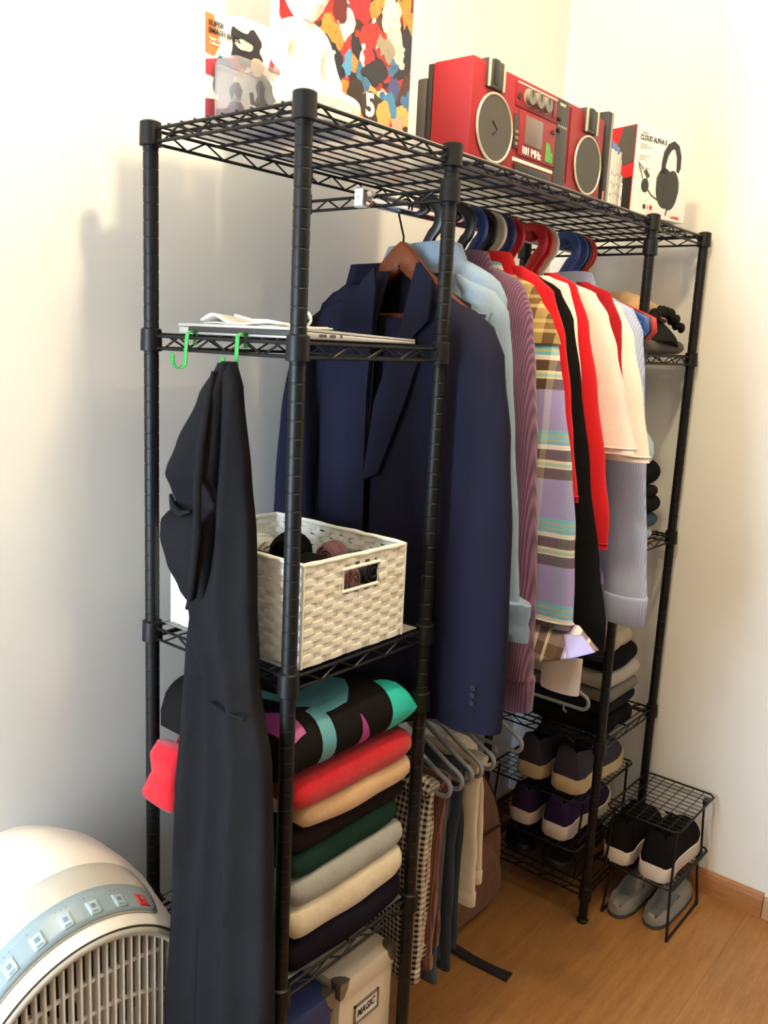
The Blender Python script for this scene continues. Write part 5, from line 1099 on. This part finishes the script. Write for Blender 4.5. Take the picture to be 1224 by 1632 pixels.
trousers(0.556, 'cream linen trousers with a loose short hem', FAB('cream_linen', '#cfc2a8', 0.10, 700, 0.95, 0.5), 0.350, -0.006, 0.15, 0.032, 5.0, 0.10)
# ---------------------------------------------------------------- brown backpack
SUE = FAB('suede_brown', '#6b3d19', 0.25, 260, 0.95, 0.5, 0.3); SUE2 = FAB('suede_dark', '#45260f', 0.25, 260, 0.95, 0.5, 0.3)
bpk = thing('backpack', 'brown suede backpack standing on the floor behind the trousers', 'backpack', (0.86, 0.24, 0))
def bag_ring(y, k, dz=0.0):
    """rounded-arch outline in x,z at depth y, scaled by k"""
    pts = []
    prof_ = [(0.00, 0.000), (0.13, 0.000), (0.195, 0.012), (0.222, 0.055), (0.222, 0.12), (0.205, 0.20), (0.175, 0.29), (0.125, 0.38), (0.065, 0.435), (0.0, 0.452)]
    full = [(a, b) for a, b in prof_]+[(-a, b) for a, b in prof_[::-1][1:-1]]
    return [(0.865+a*k+0.012*nz(a*6, b*6, y*4), y, max(0.001, 0.2+(b-0.2)*k+dz)) for a, b in full]
def densify(rg, m=3):
    out = []
    for i in range(len(rg)):
        a, b, c, d = (Vector(rg[(i+j) % len(rg)]) for j in (-1, 0, 1, 2))
        for q in range(m):
            t = q/m; out.append(tuple(0.5*((2*b)+(-a+c)*t+(2*a-5*b+4*c-d)*t*t+(-a+3*b-3*c+d)*t**3)))
    return [(p[0], p[1], max(0.001, p[2])) for p in out]
part('bag_shell', MB().loft([densify(bag_ring(y, k)) for y, k in ((0.212, 0.66), (0.218, 0.80), (0.232, 0.91), (0.265, 1.0), (0.32, 1.0), (0.38, 0.96), (0.41, 0.85))]), SUE, bpk, 70)
part('front_pocket', MB().loft([[(p[0], p[1], p[2]*0.62) for p in densify(bag_ring(y, k))] for y, k in ((0.190, 0.56), (0.195, 0.68), (0.205, 0.74), (0.225, 0.76))]), SUE, bpk, 70)
rg = densify(bag_ring(0.242, 0.955)); part('piping', MB().tube(rg, 0.0045, 8, True), SUE2, bpk, 70)
rg = densify(bag_ring(0.29, 1.008)); zp = part('zipper', MB().tube([p for p in rg if p[2] > 0.10], 0.005, 8, False), M('zip_dark', '#221a14', 0.6), bpk, 70)
part('zip_pull', MB().rbox(1.060, 1.068, 0.258, 0.268, 0.19, 0.225, 0.002), M('brass', '#9b7a3e', 0.35, 0.8), zp)
part('pocket_seam', MB().tube([(0.74, 0.200, 0.255), (0.80, 0.194, 0.262), (0.92, 0.194, 0.262), (0.99, 0.200, 0.252)], 0.004, 8), SUE2, bpk, 70)
part('top_handle', MB().tube([(0.82, 0.28, 0.430), (0.83, 0.275, 0.465), (0.865, 0.27, 0.478), (0.90, 0.275, 0.465), (0.91, 0.28, 0.426)], 0.007, 8), SUE2, bpk, 70)
st_ = MB(); sp = [(0.790, 0.225, 0.030), (0.790, 0.190, 0.012), (0.792, 0.130, 0.006), (0.795, 0.100, 0.004), (0.799, 0.065, 0.003), (0.803, 0.030, 0.003)]
st_.loft([[(p[0]-0.014*w, p[1]-0.002, p[2]-0.0018), (p[0]+0.014*w, p[1]+0.002, p[2]-0.0018), (p[0]+0.014*w, p[1]+0.002, p[2]+0.0018), (p[0]-0.014*w, p[1]-0.002, p[2]+0.0018)] for p, w in zip(sp, (0.9, 0.9, 0.95, 0.95, 1.0, 1.2))])
part('webbing_strap', st_, M('webbing_black', '#171412', 0.8, 0, 0.2, 200), bpk, 50)
cp = thing('baseball_cap', 'small off white cap lying on top of the brown backpack', 'cap', (0.93, 0.30, 0.41))
part('crown', MB().loft([[(0.93+r*math.cos(2*PI*k/24), 0.30+r*0.9*math.sin(2*PI*k/24), 0.432+h) for k in range(24)] for r, h in ((0.050, 0.0), (0.054, 0.012), (0.050, 0.035), (0.036, 0.054), (0.014, 0.063))]), FAB('cap_cloth', '#cdbfa6', 0.1, 900), cp, 70)
part('brim', MB().loft([[(0.93+q*0.052*math.cos(a), 0.26-q*0.04+0.020*math.sin(a)-0.010, 0.436-0.006*q) for a in [PI*k/16 for k in range(17)]] for q in (0.9, 1.25)], False, False, False), MATS['cap_cloth'], cp, 70)
# ---------------------------------------------------------------- right tower: knitwear
folded('knit_hat', 'grey knitted beanie at the bottom of the hat pile', FAB('beanie_grey', '#57524c', 0.25, 500), 1.150, 1.420, 0.000, 0.20, ZA+0.002, ZA+0.036, 1, 31, 'hats on the upper right shelf', 0.0, 'hat', 0.016)
bh = thing('bobble_hat', 'black knitted hat with a ruffled edge in the hat pile', 'hat', (1.28, 0.09, ZA+0.036), 'hats on the upper right shelf')
FUZ = FAB('black_knit', '#22211f', 0.35, 300, 0.97, 0.9)
rings = []
for i in range(15):
    t = i/14; r = math.sin(PI*(0.5-0.5*t)*0.98+0.02) if False else math.cos(t*PI/2*0.98); 
    rings.append([(1.280+0.148*r**0.7*math.cos(a)*(1+0.06*nz(math.cos(a)*2, math.sin(a)*2, t*3)), 0.10+0.115*r**0.7*math.sin(a), ZA+0.032+0.072*t*(1+0.15*nz(a, t*2, 1))-0.030*max(0, math.cos(a))*(1-t)) for a in [2*PI*k/40 for k in range(40)]])
part('knit_body', MB().loft(rings), FUZ, bh, 70)
rf = MB(); random.seed(9)
for k in range(26):
    t = k/25; x_ = lerp(1.175, 1.375, t); z_ = ZA+0.078+0.030*math.sin(PI*t)-0.01*t; rf.ball((x_, 0.004+0.02*random.random(), z_), (0.008, 0.010, 0.010+0.006*random.random()), 8, 6)
part('ruffle', rf, FUZ, bh, 70)
bc = thing('bucket_hat', 'beige cloth hat behind the black ruffled one', 'hat', (1.26, 0.13, ZA+0.10), 'hats on the upper right shelf')
part('crown', MB().loft([[(1.262+rx*math.cos(a), 0.105+rx*0.75*math.sin(a), ZA+z_-0.012*math.cos(a)) for a in [2*PI*k/28 for k in range(28)]] for rx, z_ in ((0.10, 0.092), (0.105, 0.104), (0.095, 0.122), (0.06, 0.134), (0.015, 0.138))]), FAB('hat_beige', '#d7b083', 0.12, 900), bc, 70)
part('brim', MB().loft([[(1.262+rx*math.cos(a), 0.105+rx*0.75*math.sin(a), ZA+z_-0.012*math.cos(a)) for a in [2*PI*k/28 for k in range(28)]] for rx, z_ in ((0.102, 0.098), (0.125, 0.090), (0.124, 0.087), (0.1, 0.093))], True, False, False), MATS['hat_beige'], bc, 70)
GJ = 'folded jeans on the middle right shelf'
z = ZB+0.0015
for k, (key, c, h, x1, lb) in enumerate((('jean_light', '#8fa3ae', 0.028, 1.345, 'pale blue folded jeans at the bottom of the jeans pile'), ('jean_blue', '#35434f', 0.040, 1.372, 'mid blue folded jeans above the pale pair'), ('jean_black1', '#181614', 0.044, 1.385, 'black folded jeans in the middle of the jeans pile'), ('jean_black2', '#1b191a', 0.030, 1.352, 'thin black folded jeans under the bulky top pair'), ('jean_black3', '#141212', 0.066, 1.362, 'bulky black folded jeans on top of the jeans pile'))):
    folded('folded_jeans', lb, FAB(key, c, 0.2, 700), 1.150, x1, 0.004, 0.29, z, z+h, 1, 40+k*1.7, GJ, 0.0, 'jeans', h*0.48); z += h
bt = thing('baseball_cap', 'pale blue cap resting on the pile of folded jeans', 'cap', (1.27, 0.06, z))
BBL = FAB('cap_blue', '#a9c4d2', 0.1, 900)
part('crown', MB().loft([[(1.262+r*math.cos(2*PI*k/24), 0.075+r*0.9*math.sin(2*PI*k/24), z+h) for k in range(24)] for r, h in ((0.076, 0.0), (0.080, 0.020), (0.076, 0.045), (0.056, 0.072), (0.02, 0.084))]), BBL, bt, 70)
for k in range(3): part('seam', MB().tube([(1.262+0.081*math.cos(a)*math.cos(t)**0.8, 0.075+0.072*math.sin(a)*math.cos(t)**0.8, z+0.012+0.074*math.sin(t)) for t in [i*PI/2/10 for i in range(10)] for a in [-0.9+k*0.5]], 0.0015, 6), MATS['cap_blue'], bt, 70)
GS = 'folded knitwear on the lower right shelf'
z = ZCC+0.0015
for k, (key, c, h, x1, lb) in enumerate((('kw_black', '#131214', 0.056, 1.320, 'black folded sweater at the bottom of the right pile'), ('kw_ink', '#1b1d24', 0.036, 1.342, 'ink blue folded sweater second from the bottom in the right pile'), ('kw_grey', '#6a655f', 0.034, 1.344, 'dark grey folded sweater in the right pile'), ('kw_ash', '#a8a096', 0.046, 1.350, 'light grey folded sweater in the right pile'), ('kw_black2', '#161416', 0.056, 1.325, 'black folded sweater near the top of the right pile'), ('kw_sand', '#a3957c', 0.044, 1.285, 'sand coloured folded sweater on top of the right pile'))):
    folded('folded_sweater', lb, FAB(key, c, 0.18, 800), 1.144, x1, -0.002+0.004*(k % 2), 0.29, z, z+h, 1, 60+k*1.9, GS, 0.0, 'sweater', h*0.45); z += h
# ---------------------------------------------------------------- shoe racks
def mesh_tray(par, x0, x1, y0, y1, zt, n=None):
    mb = MB(); c = 0.012
    fr_ = [(x0+c, y0, zt), (x1-c, y0, zt), (x1, y0+c, zt), (x1, y1-c, zt), (x1-c, y1, zt), (x0+c, y1, zt), (x0, y1-c, zt), (x0, y0+c, zt)]
    mb.tube(fr_, 0.0030, 6, True)
    for i in range(1, int((x1-x0)/0.022)): x_ = x0+(x1-x0)*i/int((x1-x0)/0.022); mb.tube([(x_, y0, zt), (x_, y1, zt)], 0.0012, 5)
    for i in range(1, int((y1-y0)/0.026)): y_ = y0+(y1-y0)*i/int((y1-y0)/0.026); mb.tube([(x0, y_, zt+0.002), (x1, y_, zt+0.002)], 0.0012, 5)
    return part('mesh_tray', mb, BLK, par, 50)
def u_leg(par, xa, xb, y, z0, z1, lean=0.0):
    part('u_leg', MB().tube([(xa+0.02, y+lean, z1), (xa, y, z0+0.006), (xa+0.004, y, z0+0.0035), (xb-0.004, y, z0+0.0035), (xb, y, z0+0.006), (xb-0.004, y+lean, z1)], 0.0034, 8), BLK, par, 50)
    for x_ in (xa+0.002, xb-0.002): part('rubber_tip', MB().tube([(x_, y, z0+0.0005), (x_, y, z0+0.012)], 0.0046, 8), BLACKP, par, 50)
sr = thing('wire_shoe_rack', 'small two tier black mesh shoe rack standing against the wall', 'shoe rack', (1.33, -0.07, 0))
mesh_tray(sr, 1.205, 1.472, -0.196, 0.0, 0.300); mesh_tray(sr, 1.205, 1.472, -0.196, 0.0, 0.138)
for y_, ln in ((-0.200, 0.012), (-0.020, -0.006)):
    u_leg(sr, 1.196, 1.412, y_, 0.0, 0.136, ln); u_leg(sr, 1.200, 1.416, y_+0.006, 0.141, 0.298, ln*0.6)
for z_ in (0.302, 0.140): part('hinge_clip', MB().rbox(1.415, 1.435, -0.196, -0.180, z_-0.008, z_+0.004, 0.002), BLACKP, sr)
sr2 = thing('inner_shoe_rack', 'black mesh shoe rack with two tiers inside the right tower', 'shoe rack', (1.29, 0.18, ZBOT))
mesh_tray(sr2, 1.10, 1.435, 0.030, 0.322, 0.333); mesh_tray(sr2, 1.10, 1.435, 0.030, 0.322, 0.196)
for y_ in (0.045, 0.310): u_leg(sr2, 1.142, 1.43, y_, ZBOT+0.002, 0.194, 0); u_leg(sr2, 1.142, 1.43, y_, 0.198, 0.331, 0)
# ---------------------------------------------------------------- shoes
def sneaker(x0, yc, z0, L, w, h, sole_h, um, sm, label, group, toe_h=0.5, lace=True, accent=None, wave=0.0, cat='sneaker', yaw=0.0):
    o = thing('sneaker', label, cat, (x0+L/2, yc, z0), group)
    def hw(s): return w/2*samp([(0, 0.42), (0.03, 0.70), (0.10, 0.86), (0.3, 0.82), (0.55, 0.92), (0.75, 1.0), (0.90, 0.84), (0.97, 0.52), (1.0, 0.22)], s)[0]
    def cy(s): return yc+0.006*math.sin(PI*s)+yaw*(s-0.2)*L
    st = [0, 0.012, 0.03, 0.06, 0.1, 0.15, 0.2, 0.26, 0.32, 0.38, 0.44, 0.5, 0.56, 0.62, 0.68, 0.74, 0.8, 0.86, 0.91, 0.95, 0.98, 1.0]
    rings = []
    for s in st:
        a = hw(s); up = 0.010*max(0, (s-0.8)/0.2)**2; top = sole_h*(1+wave*math.sin(s*PI*2.2+0.4)); x_ = x0+s*L; c = cy(s)
        rings.append([(x_, c-a*0.92, z0+up), (x_, c-a*1.04, z0+up+0.004), (x_, c-a*1.02, z0+top+up), (x_, c-a*0.9, z0+top+up+0.002), (x_, c+a*0.9, z0+top+up+0.002), (x_, c+a*1.02, z0+top+up), (x_, c+a*1.04, z0+up+0.004), (x_, c+a*0.92, z0+up)])
    so = part('sole', MB().loft(rings), sm, o, 50)
    rings = []; zs = z0+sole_h*0.85
    for s in st[1:]:
        hh = h*samp([(0, 0.86), (0.05, 0.96), (0.12, 0.92), (0.25, 0.78), (0.36, 0.82), (0.42, 0.90), (0.55, 0.74), (0.7, 0.55), (0.85, toe_h*0.9), (0.95, toe_h*0.62), (1.0, toe_h*0.3)], s)[0]
        a = hw(s)*0.97; x_ = x0+s*L; c = cy(s); rg = []; n = 26; open_ = 0.04 < s < 0.41
        for k in range(n+1):
            q = math.cos(PI*k/n); ex = 5.0 if s < 0.42 else 2.6; zz = hh*(1-abs(q)**ex)**0.55; yq = c-a*q*(1-0.20*(zz/h)**1.5)
            if open_ and abs(q) < 0.74: zz = min(zz, h*0.30)
            rg.append((x_-0.004*(zz/h if s < 0.05 else 0), yq, zs+zz))
        rings.append(rg)
    up_ = part('upper', MB().loft(rings), um, o, 40)
    if lace:
        for q in range(4):
            s = 0.44+q*0.055; a = hw(s)*0.42; zt_ = zs+h*samp([(0.42, 0.92), (0.55, 0.74), (0.7, 0.55)], s)[0]+0.002
            part('lace', MB().tube([(x0+s*L, cy(s)-a, zt_-0.004), (x0+(s+0.01)*L, cy(s), zt_+0.002), (x0+(s+0.02)*L, cy(s)+a, zt_-0.004)], 0.0025, 6), accent or um, up_, 60)
    if accent:
        part('heel_patch', MB().loft([[(x0+s*L-0.0022, cy(s)+hw(s)*q*0.99, zs+z_) for q in (-0.6, -0.2, 0.2, 0.6)] for s, z_ in ((0.012, h*0.25), (0.012, h*0.8))], False, False, False), accent, up_, 60)
    return o
GP = FAB('shoe_slate', '#3a3742', 0.25, 500, 0.8); GM = M('sole_tan', '#cbb389', 0.7, 0, 0.08); PU = FAB('shoe_purple', '#2e1d44', 0.25, 500, 0.8); SWH = M('sole_white', '#d8c9ba', 0.6, 0, 0.05); BKS = FAB('shoe_black', '#1a1716', 0.3, 400, 0.85)
sneaker(1.135, 0.205, 0.3365, 0.285, 0.108, 0.100, 0.036, GP, GM, 'slate grey sneaker with tan sole on the top tier, nearer the back wall', 'slate sneakers', accent=None, wave=0.15)
sneaker(1.128, 0.092, 0.3365, 0.295, 0.114, 0.104, 0.038, GP, GM, 'slate grey sneaker with tan sole on the top tier, nearer the room', 'slate sneakers', accent=None, wave=0.15)
sneaker(1.125, 0.215, 0.1995, 0.285, 0.096, 0.090, 0.034, PU, SWH, 'dark purple sneaker with pale sole, nearer the back wall', 'purple sneakers', wave=0.1)
sneaker(1.120, 0.108, 0.1995, 0.295, 0.104, 0.092, 0.036, PU, SWH, 'dark purple sneaker with pale sole, nearer the room', 'purple sneakers', wave=0.22)
sneaker(1.150, 0.235, ZBOT+0.0015, 0.27, 0.100, 0.066, 0.022, BKS, BLACKP, 'black leather shoe on the bottom shelf, nearer the back wall', 'black leather shoes')
sneaker(1.145, 0.115, ZBOT+0.0015, 0.27, 0.100, 0.066, 0.022, BKS, BLACKP, 'black leather shoe on the bottom shelf, nearer the room', 'black leather shoes')
sneaker(1.218, -0.032, 0.1420, 0.255, 0.098, 0.108, 0.038, BKS, SWH, 'black sneaker with thick white sole on the mesh rack, behind its twin', 'black sneakers with white soles')
sneaker(1.212, -0.138, 0.1420, 0.262, 0.104, 0.112, 0.040, BKS, SWH, 'black sneaker with thick white sole on the mesh rack, nearest the room', 'black sneakers with white soles', toe_h=0.55)
def slipper(x0, yc, L, w, label, tip):
    o = thing('slipper', label, 'slipper', (x0+L/2, yc, 0), 'grey slippers under the mesh rack')
    FEL = FAB('felt_grey', '#8d8a84', 0.2, 300); FED = FAB('felt_dark', '#4c4a48', 0.25, 300)
    def hw(s): return w/2*samp([(0, 0.25), (0.05, 0.6), (0.2, 0.85), (0.6, 0.95), (0.85, 0.9), (0.96, 0.55), (1, 0.25)], s)[0]
    st = [0, 0.02, 0.06, 0.12, 0.2, 0.3, 0.4, 0.5, 0.6, 0.7, 0.8, 0.9, 0.96, 1.0]
    part('felt_sole', MB().loft([[(x0+s*L, yc-hw(s), 0.001), (x0+s*L, yc-hw(s)*1.02, 0.012), (x0+s*L, yc-hw(s)*0.9, 0.017), (x0+s*L, yc+hw(s)*0.9, 0.017), (x0+s*L, yc+hw(s)*1.02, 0.012), (x0+s*L, yc+hw(s), 0.001)] for s in st]), FED, o, 60)
    rings = []
    for s in st:
        hh = 0.062*samp([(0, 0.5), (0.1, 0.9), (0.3, 0.7), (0.5, 0.85), (0.75, 0.8), (1.0, 0.3)], s)[0]; rg = []
        for k in range(23):
            q = math.cos(PI*k/22); zz = hh*(1-abs(q)**2.4)**0.6
            if 0.05 < s < 0.5 and abs(q) < 0.72: zz = min(zz, 0.006)
            rg.append((x0+s*L-0.010*zz/0.06*(1 if s < 0.1 else 0), yc-hw(s)*q, 0.012+zz))
        rings.append(rg)
    part('felt_upper', MB().loft(rings), FEL, o, 50)
slipper(1.195, -0.055, 0.255, 0.086, 'grey felt slipper on the floor, nearer the tower', 0)
slipper(1.218, -0.145, 0.250, 0.084, 'grey felt slipper on the floor, nearer the wire leg', 0)
